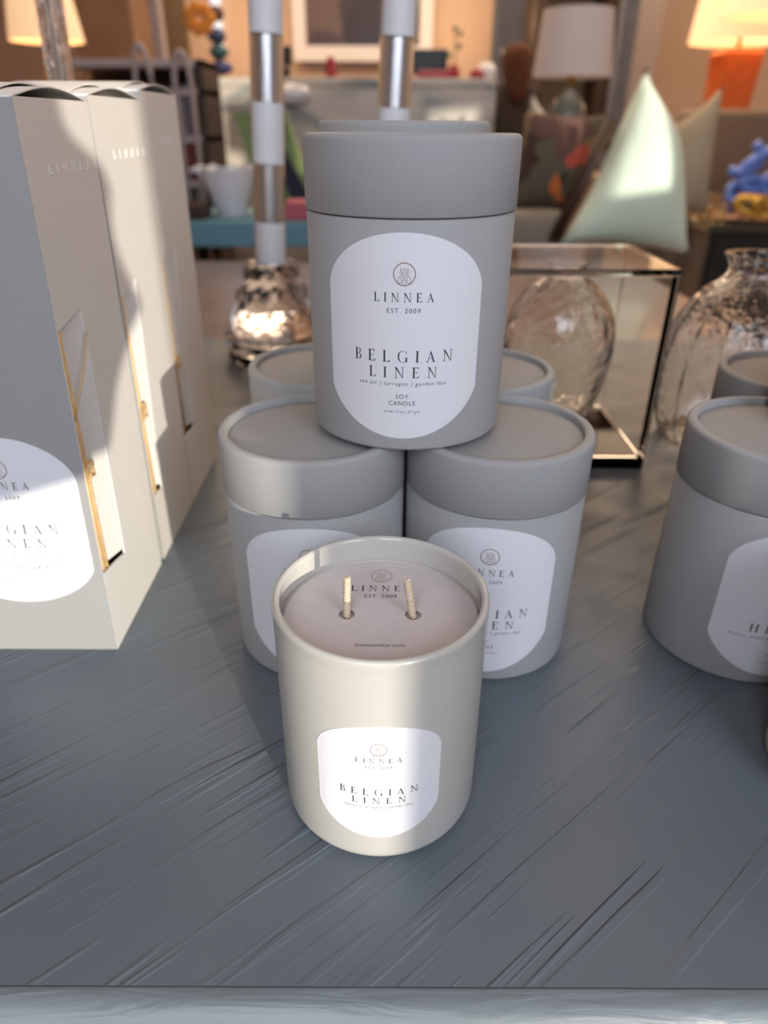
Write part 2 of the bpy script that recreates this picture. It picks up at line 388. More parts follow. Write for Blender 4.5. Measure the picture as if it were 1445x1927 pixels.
def label_mesh(o, fmap, th, n=60, m=14):
    bm = bmesh.new(); xs = [-o.hw*math.cos(PI*i/n) for i in range(n+1)]
    g = [[bm.verts.new(fmap(x, o.bot(x)+(o.top(x)-o.bot(x))*j/m, th)) for j in range(m+1)] for x in xs]
    for i in range(n):
        for j in range(m): bm.faces.new((g[i][j], g[i+1][j], g[i+1][j+1], g[i][j+1]))
    ring = [g[i][0] for i in range(n+1)]+[g[n][j] for j in range(1, m+1)]+[g[i][m] for i in range(n-1, -1, -1)]+[g[0][j] for j in range(m-1, 0, -1)]
    xy = [(x, o.bot(x)) for x in xs]+[(xs[-1], o.bot(xs[-1])+(o.top(xs[-1])-o.bot(xs[-1]))*j/m) for j in range(1, m+1)]+[(xs[i], o.top(xs[i])) for i in range(n-1, -1, -1)]+[(xs[0], o.bot(xs[0])+(o.top(xs[0])-o.bot(xs[0]))*j/m) for j in range(m-1, 0, -1)]
    lo = [bm.verts.new(fmap(x, z, 0)) for x, z in xy]; N = len(ring)
    for i in range(N): bm.faces.new((ring[i], lo[i], lo[(i+1) % N], ring[(i+1) % N]))
    return bm
def cyl_map(r):
    return lambda x, z, off: Vector(((r+off)*math.sin(x/1000/r), -(r+off)*math.cos(x/1000/r), z/1000))

# ---------------------------------------------------------------- the room
FLOOR_Z = -.76
def plane_box(name, x0, x1, y0, y1, z0, z1, m):
    bm = bmesh.new(); box(bm, x0, x1, y0, y1, z0, z1); return struct(obj(name, bm, m, smooth=False))
plane_box('floor', -3.2, 3.4, -1.4, 6.7, FLOOR_Z-.05, FLOOR_Z, FLOORM)
plane_box('ceiling', -3.2, 3.4, -1.4, 6.7, 2.15, 2.2, WALLP)
plane_box('wall_back', -3.2, 3.4, 6.6, 6.7, FLOOR_Z, 2.15, WALLP)
plane_box('wall_left', -3.2, -3.1, -1.4, 6.6, FLOOR_Z, 2.15, WALLP)
plane_box('wall_right', 3.3, 3.4, -1.4, 6.6, FLOOR_Z, 2.15, WALLP)
plane_box('baseboard_back', -3.1, 3.3, 6.57, 6.6, FLOOR_Z, FLOOR_Z+.14, WHITE)

# unseen front wall; its openings are cut to shape the sun patches.  (u, w): position across and up in the sun's own direction
WY = -1.3
def sunpt(u, w_, y=WY):
    x = (u-y*math.sin(SUN_AZ))/math.cos(SUN_AZ); t = -x*math.sin(SUN_AZ)+y*math.cos(SUN_AZ)
    return (x, w_-t*math.tan(SUN_EL))
main = [(-.075, .037), (-.03, .034), (.0, .030), (.035, .022), (.0975, .0180), (.0975, .43), (-.075, .43)]
low = [(-.09, .0260), (-.09, -.04), (.21, -.04), (.21, .0078), (.185, .0093), (-.065, .0240)]
slit = [(.2925, .045), (.303, .045), (.303, .17), (.2925, .17)]
open_marble = [(.755, .39), (.805, .39), (.80, .44), (.875, .445), (.875, .51), (.815, .53), (.825, .68), (.90, .69), (.97, .74), (.97, .80), (.74, .80)]
open_pillow = [(1.46, .285), (1.485, .37), (1.505, .62), (1.68, .62), (1.62, .46), (1.61, .30)]
spl = [[(-3.1, FLOOR_Z), (3.3, FLOOR_Z), (3.3, 2.15), (-3.1, 2.15)]]
spl += [[sunpt(*p) for p in q] for q in (main, low, slit, open_marble, open_pillow)]
wf = struct(obj('wall_front', poly_solid(spl, .012), WALLF, smooth=False)); wf.location = (0, WY-.006, 0)
# unseen sheet added as sun blocker, its outline traced from the shade on the boxes
cpts = [(-.085, .139), (-.036, .141), (.006, .153), (.016, .160), (.023, .157), (.029, .172), (.034, .186), (.042, .199), (.050, .209), (.059, .219), (.065, .226), (.064, .234), (.058, .246), (.053, .262),
        (.052, .276), (.054, .288), (.056, .297), (.053, .307), (.044, .314), (.036, .319), (.033, .327), (.033, .345), (.031, .43), (.031, 2.2), (-.20, 2.2), (-.20, .139)]
CY = -.48
cv = [sunpt(*p, y=CY) for p in cpts]; cv = [(x, min(z, 2.148)) for x, z in cv]
bm = poly_solid([cv], .012)
sun_blocker = obj('curtain', bm, CURT, smooth=False); sun_blocker.location = (0, CY, 0)
tag(sun_blocker, 'unseen sheet added behind the camera, its wavy outline cut to shade the boxes', 'curtain')

# ---------------------------------------------------------------- display table
tbl = thing('display_table', 'blue-grey painted wooden display table with diagonal brush-marked grain under the candles', 'table', (0, .6, FLOOR_Z))
def tab(name, x0, x1, y0, y1, z0, z1, m, bev=0):
    bm = bmesh.new(); box(bm, x0, x1, y0-.6, y1-.6, z0-FLOOR_Z, z1-FLOOR_Z, bev); return obj(name, bm, m, tbl, smooth=False)
tab('tabletop', -.80, .95, .1374, 1.02, -.028, 0, TABLE)
# front edge strip with a bullnose
bm = bmesh.new(); prof = [(.1372, -.0235), (.1372, -.0004), (.1368, -.0001), (.1361, -.0001)]+[(.1361-.0115*math.sin(math.radians(a)), -.0116+.0115*math.cos(math.radians(a))) for a in range(10, 181, 10)]
N = 60; rows = []
for i in range(N+1):
    x = -.8+1.75*i/N; rows.append([bm.verts.new((x, y-.6, z-FLOOR_Z)) for y, z in prof])
for a, b in zip(rows, rows[1:]):
    for k in range(len(prof)-1): bm.faces.new((a[k], a[k+1], b[k+1], b[k]))
bm.faces.new(rows[0]); bm.faces.new(rows[-1][::-1]); bmesh.ops.recalc_face_normals(bm, faces=bm.faces[:])
obj('front_edge', bm, TEDGE, tbl, auto=40)
tab('apron', -.74, .89, .17, .19, -.13, -.028, TABLE); tab('apron', -.74, .89, .95, .97, -.13, -.028, TABLE)
for x in (-.74, .83):
    for y in (.17, .91): tab('leg', x, x+.06, y, y+.06, FLOOR_Z, -.028, TABLE, .004)

# ---------------------------------------------------------------- canisters
R0, H0, HS = .05, .13658, .0313
OUT_T = Outline(37.8, 30.4, 76.6, 23.5, 23.7, .72, .58, 53)
TAG_T = 'sea air | tarragon | golden flax'
def make_label(parent, out, fmap, scent, scale, small=True, hero=True, th=.00022):
    """printed paper label with lettering and emblem as sub-parts; text positions in mm measured up the thing"""
    lb = obj('label', label_mesh(out, fmap, th), LABEL, parent, auto=50)
    SM = INK2 if scent == 'jar' else INK
    if scent == 'jar':
        em = (0, 68.1, 3.35); L_ = [('brand_name', serif_text('LINNEA', 2.6, 18.5, 0, 60.9)), ('established_line', font_text('EST. 2009', 1.5, 10.3, 0, 57.8)),
            ('scent_first_word', serif_text('BELGIAN', 3.75, 32, 0, 42.4)), ('scent_second_word', serif_text('LINEN', 3.5, 21.9, 0, 37.5)), ('notes_line', font_text(TAG_T, 1.35, 28.4, 0, 34.9, .3))]
    elif scent == 'linen':
        em = (.15, 83.4, 4.95); L_ = [('brand_name', serif_text('LINNEA', 3.95, 26.9, .1, 71.6)), ('established_line', font_text('EST. 2009', 2.15, 14.9, .1, 66.9)),
            ('scent_first_word', serif_text('BELGIAN', 5.35, 46.4, .1, 44.6)), ('scent_second_word', serif_text('LINEN', 5.1, 31.8, .1, 37.2)),
            ('notes_line', font_text(TAG_T, 1.9, 42, .1, 33.5, .3)), ('kind_line', font_text('SOY', 2.25, 6.2, 0, 27.1)), ('kind_line', font_text('CANDLE', 2.25, 12.6, 0, 23.8)), ('weight_line', font_text('nt wt 11 oz | 311 g e', 1.5, 17.2, 0, 20, .3))]
    elif scent == 'second':
        em = (.15, 83.4, 4.95); L_ = [('brand_name', serif_text('LINNEA', 3.95, 26.9, .1, 71.6)), ('established_line', font_text('EST. 2009', 2.15, 14.9, .1, 66.9)),
            ('scent_name', serif_text('HI', 5.2, 9.6, -13.6, 36.4)), ('notes_line', font_text('maisu. needle', 1.9, 20.5, -17.5, 32.2, .3)), ('kind_line', font_text('CANDLE', 2.2, 12.6, .5, 20.6)), ('weight_line', font_text('nt wt 11 oz | 311 g', 1.4, 17.2, .5, 16.0, .3))]
    elif scent == 'kit':
        k = 1.09; z = lambda v: 83+(v-53.5)*k
        em = (0, z(83.4), 4.95*k); L_ = [('brand_name', serif_text('LINNEA', 4.3, 30.2, 0, z(71.6)+1.3)), ('established_line', font_text('EST. 2009', 2.3, 17.4, 0, z(66.9)+.8)),
            ('scent_first_word', serif_text('BELGIAN', 5.9, 51.4, 0, z(44.6)+4.2)), ('scent_second_word', serif_text('LINEN', 5.6, 35.2, 0, z(37.2)+3.6)),
            ('notes_line', font_text(TAG_T, 2.0, 50, 0, z(33.5)+3.0, .3)), ('kind_line', font_text('REED DIFFUSER KIT', 2.3, 42, 0, z(27.1)+.9)), ('volume_line', font_text('6.8 fl oz | 200ml', 1.6, 26, 0, z(20)-1.0, .3))]
    for nm, pl_ in L_: obj(nm, drawing_mesh(pl_, fmap, th+.00004), SM if 'line' in nm else INK, lb, smooth=False)
    obj('emblem', drawing_mesh(emblem(*em), fmap, th+.00004), FOIL, lb, smooth=False)
    ring = out.ring(4.4 if scent != 'jar' else 3.3)
    bm = bmesh.new(); ps = [fmap(x, z, th) for x, z in ring]
    rr = .00010; n = len(ring); rows = []
    for i, (x, z) in enumerate(ring):
        a = ring[i-1]; b = ring[(i+1) % n]; dx, dz = b[0]-a[0], b[1]-a[1]; l = math.hypot(dx, dz) or 1; nx, nz = -dz/l*.22, dx/l*.22
        rows.append([bm.verts.new(fmap(x+nx, z+nz, th-.00002)), bm.verts.new(fmap(x, z, th+rr)), bm.verts.new(fmap(x-nx, z-nz, th-.00002))])
    for i in range(n):
        a, b = rows[i], rows[(i+1) % n]
        for k in range(2): bm.faces.new((a[k], b[k], b[k+1], a[k+1]))
    bmesh.ops.recalc_face_normals(bm, faces=bm.faces[:])
    obj('embossed_border', bm, LABEL, lb)
    return lb
def make_canister(scent, label, loc, rz, group, lid_lift=0, lid_tilt=0):
    t = thing('candle_canister', label, 'canister', loc, rz, group)
    rb = R0-.0004; zs = H0-HS-.0003
    bm = bmesh.new()
    lathe(bm, [(0, .0012), (rb-.004, .0012), (rb-.0035, 0)]+[(rb-.0022+.0022*math.cos(math.radians(a)), .0022+.0022*math.sin(math.radians(a))) for a in range(-80, 1, 16)]+[(rb, zs-.0006), (rb-.0005, zs), (rb-.002, zs), (rb-.002, zs+.004), (0, zs+.004)], 128)
    obj('body', bm, CARD, t, auto=60)
    bm = bmesh.new(); h = H0; z0 = H0-HS+.0003; rr = .0026; ri = R0-.0056
    prof = [(rb-.003, z0+.006), (rb-.0018, z0+.0045), (rb-.0018, z0), (R0-.0006, z0), (R0, z0+.0006), (R0, h-rr)]+arc(R0-rr, h-rr, rr, 12, 90, 6)+[(ri+.0016, h), (ri+.0006, h-.0003), (ri+.0001, h-.0012), (ri, h-.0046)]
    lathe(bm, prof, 128)
    lid = obj('lid', bm, CARD, t, auto=50)
    bm = bmesh.new(); lathe(bm, [(ri, h-.0046), (ri-.0004, h-.0037), (ri-.0010, h-.0035), (0, h-.0035)], 128)
    obj('top_panel', bm, CARD_TOP, lid, auto=40)
    lid.location = (0, 0, lid_lift); lid.rotation_euler = (0, lid_tilt, 0)
    fm = cyl_map(rb)
    make_label(t, OUT_T, fm, scent, 1)
    return t
def dup(root, label, loc, rz, group=None):
    r = root.copy(); COL.objects.link(r); r.location = loc; r.rotation_euler = (0, 0, rz); r['label'] = label
    if group: r['group'] = group
    for ch in list(root.children):
        c = ch.copy(); COL.objects.link(c); c.parent = r
        for g in list(ch.children):
            d = g.copy(); COL.objects.link(d); d.parent = c
    return r
GRP = 'grey card candle canisters'
c0 = make_canister('linen', 'grey BELGIAN LINEN canister standing on top of the two front canisters', (.0121, .3604, H0+.0002), -.078, GRP)
dup(c0, 'grey canister under the left of the top canister, its lid partly in sunlight', (-.0386, .3470, 0), .0, GRP)
dup(c0, 'grey canister behind the right of the open candle, half its label showing', (.0620, .3478, 0), -.156, GRP)
dup(c0, 'blurry grey canister whose lid pokes out behind the canister with the sunlit lid', (-.0415, .4578, 0), .1, GRP)
dup(c0, 'blurry grey canister lid behind the canister that stands right of the candle', (.0625, .4500, 0), -.1, GRP)
rt = dup(c0, 'rear grey canister showing only a thin lid strip above the topmost front canister', (.0107, .4640, H0+.0002), -.05, GRP)
for ch in rt.children:
    if ch.name.startswith('lid'): ch.location = (0, 0, .0052)
c1 = make_canister('second', 'grey canister at the right edge with white label starting HI, standing on the table', (.2153, .3454, 0), .030, GRP)
dup(c1, 'sliver of a grey canister resting on the HI canister at the right edge', (.2680, .3640, H0+.0002), -.05, GRP)
dup(c1, 'dim grey canister lid behind the HI canister, before the clear glass bottle', (.2745, .4440, 0), .05, GRP)

# ---------------------------------------------------------------- candle jars
GR, GH = .0440, .1112
OUT_J = Outline(25.9, 34.1, 64.2, 17.5, 16.1, .58, .56, 48)
def make_jar(label, loc, rz):
    t = thing('candle_jar', label, 'candle', loc, rz, 'two-wick candles in painted glass')
    bm = bmesh.new(); wl = .0024
    prof = [(0, .0015), (GR-.012, .0012), (GR-.0075, 0)]+[(GR-.0055+.0055*math.cos(math.radians(a)), .0055+.0055*math.sin(math.radians(a))) for a in range(-80, 1, 10)]+[(GR, .02), (GR, .05), (GR, GH-.0075), (GR-.0001, GH-.0055), (GR+.0001, GH-.004)]
    prof += arc(GR-.0014, GH-.0016, .0016, 0, 90, 5)
    lathe(bm, prof, 144)
    obj('glass', bm, JAR, t, auto=50)
    bm = bmesh.new(); lathe(bm, arc(GR-.0014, GH-.0016, .0016, 90, 180, 5)+[(GR-wl-.0004, GH-.003), (GR-wl-.0004, .092), (GR-wl-.002, .012), (0, .010)], 144)
    obj('inner_wall', bm, JARIN, t, auto=50)
    bm = bmesh.new(); ri = GR-wl-.0006
    lathe(bm, [(ri, .090), (ri, .0990), (ri-.0003, .0984), (ri-.0011, .0974), (ri-.003, .0970), (0, .0970)], 144)
    obj('wax', bm, WAX, t, auto=50)
    # dust cover: paper disk with two holes
    rd = .0402; holes = [(-.0140, 0), (.0136, 0)]
    cir = lambda cx, cy, r, n, s=1: [(cx+r*math.cos(2*PI*i/n), cy+s*r*math.sin(2*PI*i/n)) for i in range(n)]
    bm = poly_solid([cir(0, 0, rd, 96)]+[cir(x, y, .0034, 32) for x, y in holes], .0005)
    for v in bm.verts: v.co = Vector((v.co.x, v.co.z, v.co.y+.0986))
    bmesh.ops.recalc_face_normals(bm, faces=bm.faces[:])
    dc = obj('dust_cover', bm, PAPER, t, smooth=False)
    fm = lambda x, y, off: Vector((x/1000, y/1000, .09885+off))
    y0 = .2306*1000
    for nm, pl_ in (('brand_name', serif_text('LINNEA', 4.1, 27.0, .4, 247.1-y0)), ('established_line', font_text('EST. 2009', 2.4, 13.9, -.1, 242.3-y0)), ('web_address', font_text('linneaandco.com', 2.1, 19.7, -.1, 210.3-y0, .3))):
        obj(nm, drawing_mesh(pl_, fm, .00003), INK, dc, smooth=False)
    obj('emblem', drawing_mesh(emblem(.15, 258.7-y0, 4.9), fm, .00003), FOIL, dc, smooth=False)
    bm = bmesh.new(); lathe(bm, [(.0368, .09885), (.0370, .09895), (.0372, .09885)], 96); obj('embossed_ring', bm, PAPER, dc)
    for (hx, hy), lean in zip(holes, ((.0006, .0), (-.0030, -.001))):
        bm = bmesh.new(); base = Vector((hx, hy, .0972)); top = Vector((hx+lean[0], hy+lean[1], .1172))
        for k in range(3):
            pts = []
            for i in range(31):
                f = i/30; a = 2*PI*(f*4.2+k/3); c = base.lerp(top, f)
                pts.append(c+Vector((math.cos(a)*.00085, math.sin(a)*.00060, 0)))
            tube(bm, pts, .00088, 8)
        obj('wick', bm, WICK, t)
    make_label(t, OUT_J, cyl_map(GR), 'jar', 1, th=.0002)
    return t
j0 = make_jar('open two-wick candle in pale greige glass with white label, frontmost on the table', (-.0013, .2306, 0), -.008)
dup(j0, 'pale glass candle cut off at the right edge of the table, only a sliver showing', (.2340, .2330, 0), .0)

# ---------------------------------------------------------------- diffuser kit boxes
XS = -.16
def make_kit(label, yb0, yb1, yt0, yt1, h, cut, full_front):
    t = thing('diffuser_kit_box', label, 'box', (XS-.046, yb0, 0), 0, 'tall reed diffuser kit boxes')
    ox, oy = XS-.046, yb0; wdt = .092
    def Q(x, v, z, off=0):   # x measured from the right side face (0) leftwards negative
        yb = yb0+(yb1-yb0)*v; yt = yt0+(yt1-yt0)*v; return Vector((XS+x-ox, yb+(yt-yb)*z/h-oy, z))
    v1, zb, zt = cut
    bm = bmesh.new()
    def quad(*p): bm.faces.new([bm.verts.new(q) for q in p])
    th = .0012
    # side face facing the camera side, with the notch, plus its thickness
    outl = [(0, 0), (1, 0), (1, h), (0, h), (0, zt[0]), (v1[1], zt[1]), (v1[0], zb[1]), (0, zb[0])]
    a = [bm.verts.new(Q(0, v, z)) for v, z in outl]; b = [bm.verts.new(Q(-th, v, z)) for v, z in outl]
    for f in ((0, 1, 6, 7), (6, 1, 2, 5), (5, 2, 3, 4)):
        bm.faces.new([a[i] for i in f]); bm.faces.new([b[i] for i in f][::-1])
    for i in range(8): bm.faces.new((a[i], b[i], b[(i+1) % 8], a[(i+1) % 8]))
    # other walls
    quad(Q(-wdt, 1, 0), Q(-wdt, 0, 0), Q(-wdt, 0, h), Q(-wdt, 1, h))
    quad(Q(0, 1, 0), Q(-wdt, 1, 0), Q(-wdt, 1, h), Q(0, 1, h)); quad(Q(-wdt, 0, 0), Q(-wdt, 1, 0), Q(0, 1, 0), Q(0, 0, 0))
    quad(Q(0, 0, 0), Q(0, 0, h), Q(-wdt, 0, h), Q(-wdt, 0, 0))
    quad(Q(-.001, .04, h-.0015), Q(-.001, .97, h-.0015), Q(-wdt, .97, h-.0015), Q(-wdt, .04, h-.0015))
    bmesh.ops.recalc_face_normals(bm, faces=bm.faces[:])
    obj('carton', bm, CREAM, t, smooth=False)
    # printed grey front
    bm = bmesh.new(); n = 1
    f = [Q(-.0002, 0, .0002), Q(-.0002, 0, h-.0005), Q(-wdt, 0, h-.0005), Q(-wdt, 0, .0002)]
    for p in f: p.y -= .0003
    vs = [bm.verts.new(p) for p in f]; vb = [bm.verts.new(p+Vector((0, .0003, 0))) for p in f]
    bm.faces.new(vs)
    for i in range(4): bm.faces.new((vs[i], vb[i], vb[(i+1) % 4], vs[(i+1) % 4]))
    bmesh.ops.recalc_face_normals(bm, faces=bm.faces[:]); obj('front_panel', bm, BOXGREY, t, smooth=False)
    # bowed closing flap over the side, and the flat lid flap above it
    for k, (bow, tt, inset) in enumerate(((.0046, .0006, .0), (.0056, .0006, .012))):
        bm = bmesh.new(); rows = []; N_ = 24
        for i in range(N_+1):
            v = i/N_; zz = bow*math.sin(PI*v)**1.1
            row = []
            for x, dz in ((-inset, 0), (-inset, tt), (-wdt, tt), (-wdt, 0)):
                p = Q(x, v*.985+.005, h); p.z = h+zz+dz-.0002+(.0008 if k else 0); row.append(bm.verts.new(p))
            rows.append(row)
        for r1, r2 in zip(rows, rows[1:]):
            for m_ in range(4): bm.faces.new((r1[m_], r1[(m_+1) % 4], r2[(m_+1) % 4], r2[m_]))
        bm.faces.new(rows[0]); bm.faces.new(rows[-1][::-1]); bmesh.ops.recalc_face_normals(bm, faces=bm.faces[:])
        obj('top_flap', bm, CREAM, t, auto=40)
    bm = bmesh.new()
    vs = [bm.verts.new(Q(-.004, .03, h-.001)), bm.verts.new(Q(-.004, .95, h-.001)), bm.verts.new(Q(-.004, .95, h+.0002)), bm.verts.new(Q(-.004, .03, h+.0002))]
    bm.faces.new(vs); obj('flap_shadow_gap', bm, GAP_SHADE, t, smooth=False)  # dark strip painting the shade under the bowed flap
    # inner sleeve seen through the notch, and a near-black sheet painting the shade behind it
    bm = bmesh.new()
    va = .10
    p = [Q(-.0075, va, zt[0]+.004), Q(-.0003, v1[1]-.002, zt[1]-.0005), Q(-.0003, v1[0]-.002, zb[1]+.0035), Q(-.0065, v1[0]*.42, zb[1]+.0035)]
    q = [x+Vector((-.0012, 0, 0)) for x in p]; A = [bm.verts.new(x) for x in p]; B = [bm.verts.new(x) for x in q]
    bm.faces.new(A); bm.faces.new(B[::-1])
    for i in range(4): bm.faces.new((A[i], B[i], B[(i+1) % 4], A[(i+1) % 4]))
    bmesh.ops.recalc_face_normals(bm, faces=bm.faces[:]); obj('inner_sleeve', bm, CREAM, t, smooth=False)
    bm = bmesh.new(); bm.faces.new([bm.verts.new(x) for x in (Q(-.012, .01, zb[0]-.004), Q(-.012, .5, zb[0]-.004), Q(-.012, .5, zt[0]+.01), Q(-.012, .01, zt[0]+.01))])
    obj('hollow_shade', bm, GAP_SHADE, t, smooth=False)
    for k in range(6):
        bm = bmesh.new(); v_lo = .02+.025*k; v_hi = .015+.012*k
        tube(bm, [Q(-.0022-.0012*(k % 2), v_lo, zb[0]-.002), Q(-.0022-.0012*(k % 2), v_hi, zt[0]+.006)], .0012, 8); obj('reed', bm, REED, t)
    bm = bmesh.new(); pts = []
    zc = zb[0]+(zt[0]-zb[0])*.44
    for i in range(40):
        a = i/39*2*PI*2.5; pts.append(Q(.0005+.0016*math.cos(a)*.6, .075+.045*math.sin(a), zc+.004*math.cos(a*.8)+.002*math.sin(2.2*a)))
    tube(bm, pts, .0007, 6)
    obj('raffia_tie', bm, RAFFIA, t)
    if full_front:
        bm = bmesh.new(); tube(bm, cat_rom([tuple(q) for q in (Q(-.001, .04, zc+.030), Q(.002, .10, zc+.044), Q(.003, .20, zc+.056), Q(.003, .31, zc+.070))]), .0005, 6)
        obj('raffia_strand', bm, RAFFIA, t)
    # blind embossed name near the top of the side
    fm = lambda x, z, off: Q(off, x/1000/(yb1-yb0), z/1000)
    hh = h*1000
    polys = serif_text('LINNEA', 5.2, 56, 47+6, hh-32)
    bm = bmesh.new()
    for pz in polys:
        top_ = [bm.verts.new(fm(x, z, .00028)) for x, z in pz]; lo = [bm.verts.new(fm(x, z, 0)) for x, z in pz]
        try:
            bm.faces.new(top_)
            for i in range(len(pz)): bm.faces.new((top_[i], lo[i], lo[(i+1) % len(pz)], top_[(i+1) % len(pz)]))
        except ValueError: pass
    bmesh.ops.recalc_face_normals(bm, faces=bm.faces[:]); obj('embossed_lettering', bm, CREAM, t, smooth=False)
    if full_front:
        ol = Outline(41.3, 83-28.3+1, 83+25.2, 22, 25.4, .66, .58, 83)
        fm = lambda x, z, off: Q(-.046+x/1000, 0, z/1000)+Vector((0, -.0003-off, 0))
        make_label(t, ol, fm, 'kit', 1.09)
    return t
make_kit('front reed diffuser box with labelled grey front and reeds in its side notch', .3240, .4175, .3455, .4318, .2868, ((.37, .36), (.052, .045), (.187, .192)), True)
make_kit('middle reed diffuser box, sunlit cream side, between the labelled box and the rearmost box', .4240, .5095, .4330, .5240, .2900, ((.22, .34), (.050, .048), (.184, .190)), False)
make_kit('rearmost reed diffuser box, half in shade, farthest from the camera in the row of three', .5110, .6030, .5250, .6150, .2955, ((.33, .42), (.056, .055), (.190, .198)), False)

# ---------------------------------------------------------------- glassware on the table
bm = bmesh.new()
def slab(x0, x1, y0, y1, z0, z1): box(bm, x0, x1, y0, y1, z0, z1, .0006)
case = thing('acrylic_display_box', 'clear acrylic box standing on the table around the glass vase, right of the canister stacks', 'display box', (.165, .64, 0))
def panel(x0, x1, y0, y1, z0, z1):
    b = bmesh.new(); box(b, x0-.165, x1-.165, y0-.64, y1-.64, z0, z1, .0008); return obj('acrylic_panel', b, ACRYL, case, smooth=False)
bm.free()
cx0, cx1, cy0, cy1, cz = .085, .2375, .577, .715, .1765
panel(cx0, cx1, cy0, cy0+.005, .012, cz-.0055); panel(cx0, cx1, cy1-.005, cy1, .012, cz-.0055)
panel(cx0, cx0+.005, cy0+.0055, cy1-.0055, .012, cz-.0055); panel(cx1-.005, cx1, cy0+.0055, cy1-.0055, .012, cz-.0055)
panel(cx0, cx1, cy0, cy1, cz-.005, cz); panel(cx0, cx1, cy0, cy1, 0, .0115)
def vase(name, label, loc, prof, wall=.003, seg=64, m=GLASS, facets=False):
    b = bmesh.new(); inner = [(max(r-wall, 0), z+(wall*1.5 if i == 0 else 0)) for i, (r, z) in enumerate(prof)]
    lathe(b, [(0, prof[0][1])]+prof+[(max(r-wall, .0005), z) for r, z in reversed(prof[1:])]+[(0, prof[1][1]+wall)], seg)
    bmesh.ops.recalc_face_normals(b, faces=b.faces[:])
    o = obj(name, b, m, smooth=not facets, auto=50 if not facets else None); o.location = loc; return tag(o, label, 'vase')
def smoothp(p, n=5): return cat_rom(p, n)
vase('glass_vase', 'clear egg-shaped glass vase with a short narrow neck inside the acrylic box', (.162, .645, .0118), smoothp([(.026, 0), (.033, .004), (.041, .03), (.049, .065), (.0510, .09), (.046, .115), (.034, .134), (.020, .146), (.017, .149), (.021, .156)]), .004)
p = at(1392, 700, .64)
vase('glass_bottle', 'large clear round-shouldered glass bottle behind the HI canister at the right edge', (p.x+.004, .655, 0), smoothp([(.052, 0), (.062, .004), (.071, .03), (.073, .06), (.071, .09), (.062, .120), (.046, .143), (.031, .156), (.028, .165), (.034, .176)]), .005, 14, facets=True)

def lamp_pole(label, ptop, pbot, base_z, r, segs, base=True):
    """clear lucite pole with frosted bands and a metal core, on a stepped crystal base"""
    t = thing('lucite_column', label, 'candlestick', (pbot.x, pbot.y, 0))
    o = Vector((pbot.x, pbot.y, 0)); d = (ptop-pbot)
    f0 = 0
    for f1, kind in segs:
        b = bmesh.new(); a, c = pbot+d*f0-o, pbot+d*f1-o
        tube(b, [a, c], r, 32); ob = obj('frosted_band' if kind else 'clear_band', b, FROST if kind else ACRYL, t, auto=40)
        if not kind:
            b = bmesh.new(); tube(b, [a+(c-a)*.01, a+(c-a)*.99], r*.78, 28); obj('metal_core', b, CHROME, t, auto=40)
        f0 = f1
    if base:
        z1 = pbot.z
        for k, (w0, w1, za, zb_) in enumerate(((.062, .066, 0, .034), (.058, .030, .0345, max(z1, .062)))):
            b = bmesh.new(); n = 12; rings = []; lv = 5   # brilliant cut: alternate rings turned half a step, flat triangular facets
            for q in range(lv+1):
                f = q/lv; r_ = w0+(w1-w0)*f**1.5+(.003 if q % 2 else 0); zz = za+(zb_-za)*f
                rings.append([b.verts.new((r_*math.cos(2*PI*(i+.5*(q % 2))/n), r_*math.sin(2*PI*(i+.5*(q % 2))/n), zz)) for i in range(n)])
            for q in range(lv):
                a_, b_ = rings[q], rings[q+1]
                for i in range(n):
                    j = (i+1) % n
                    if q % 2 == 0: b.faces.new((a_[i], a_[j], b_[i])); b.faces.new((a_[j], b_[j], b_[i]))
                    else: b.faces.new((a_[i], a_[j], b_[j])); b.faces.new((a_[i], b_[j], b_[i]))
            b.faces.new(rings[0][::-1]); b.faces.new(rings[-1])
            bmesh.ops.recalc_face_normals(b, faces=b.faces[:])
            obj('crystal_base', b, GLASS, t, smooth=False)
    return t
Y1 = .93
lamp_pole('lucite pole with frosted bands on a cut crystal base, left of the canister stack', at(498, -60, Y1), at(509, 492, Y1), 0, .0190,
          [(.04, 1), (.16, 1), (.375, 0), (.585, 1), (.805, 0), (.87, 1), (1.0, 1)])
pt2, pb2 = at(755, -60, Y1), at(727, 470, Y1)
lamp_pole('lucite pole with frosted bands rising from behind the topmost canister', pt2, pb2, 0, .0192, [(.20, 0), (.30, 1), (.545, 1), (.785, 0), (1.0, 1)])
# ribbed clear tube behind the boxes
tt = thing('ribbed_glass_rod', 'upright ribbed clear glass tube rising behind the diffuser boxes', 'candlestick', at(118, 300, .80)*1)
tt.location.z = 0
o_ = tt.location.copy(); a_, b_ = at(82, -60, .80)-o_, at(140, 380, .80)-o_; b_.z = .02
bm = bmesh.new(); n = 24; rings = []
for p_ in (b_, a_):
    rings.append([bm.verts.new(p_+Vector(((.0125 if k % 2 else .0108)*math.cos(2*PI*k/n), (.0125 if k % 2 else .0108)*math.sin(2*PI*k/n), 0))) for k in range(n)])
for k in range(n): bm.faces.new((rings[0][k], rings[0][(k+1) % n], rings[1][(k+1) % n], rings[1][k]))
bm.faces.new(rings[0][::-1]); bm.faces.new(rings[1]); obj('ribbed_tube', bm, GLASS, tt, auto=20)
bm = bmesh.new(); tube(bm, [b_, a_], .0032, 12); obj('core', bm, CHROME, tt)
bm = bmesh.new(); lathe(bm, [(0, 0), (.045, 0), (.045, .012), (.02, .02), (0, .02)], 48); o2 = obj('foot', bm, GLASS, tt, auto=40); o2.location = (b_.x, b_.y, 0)

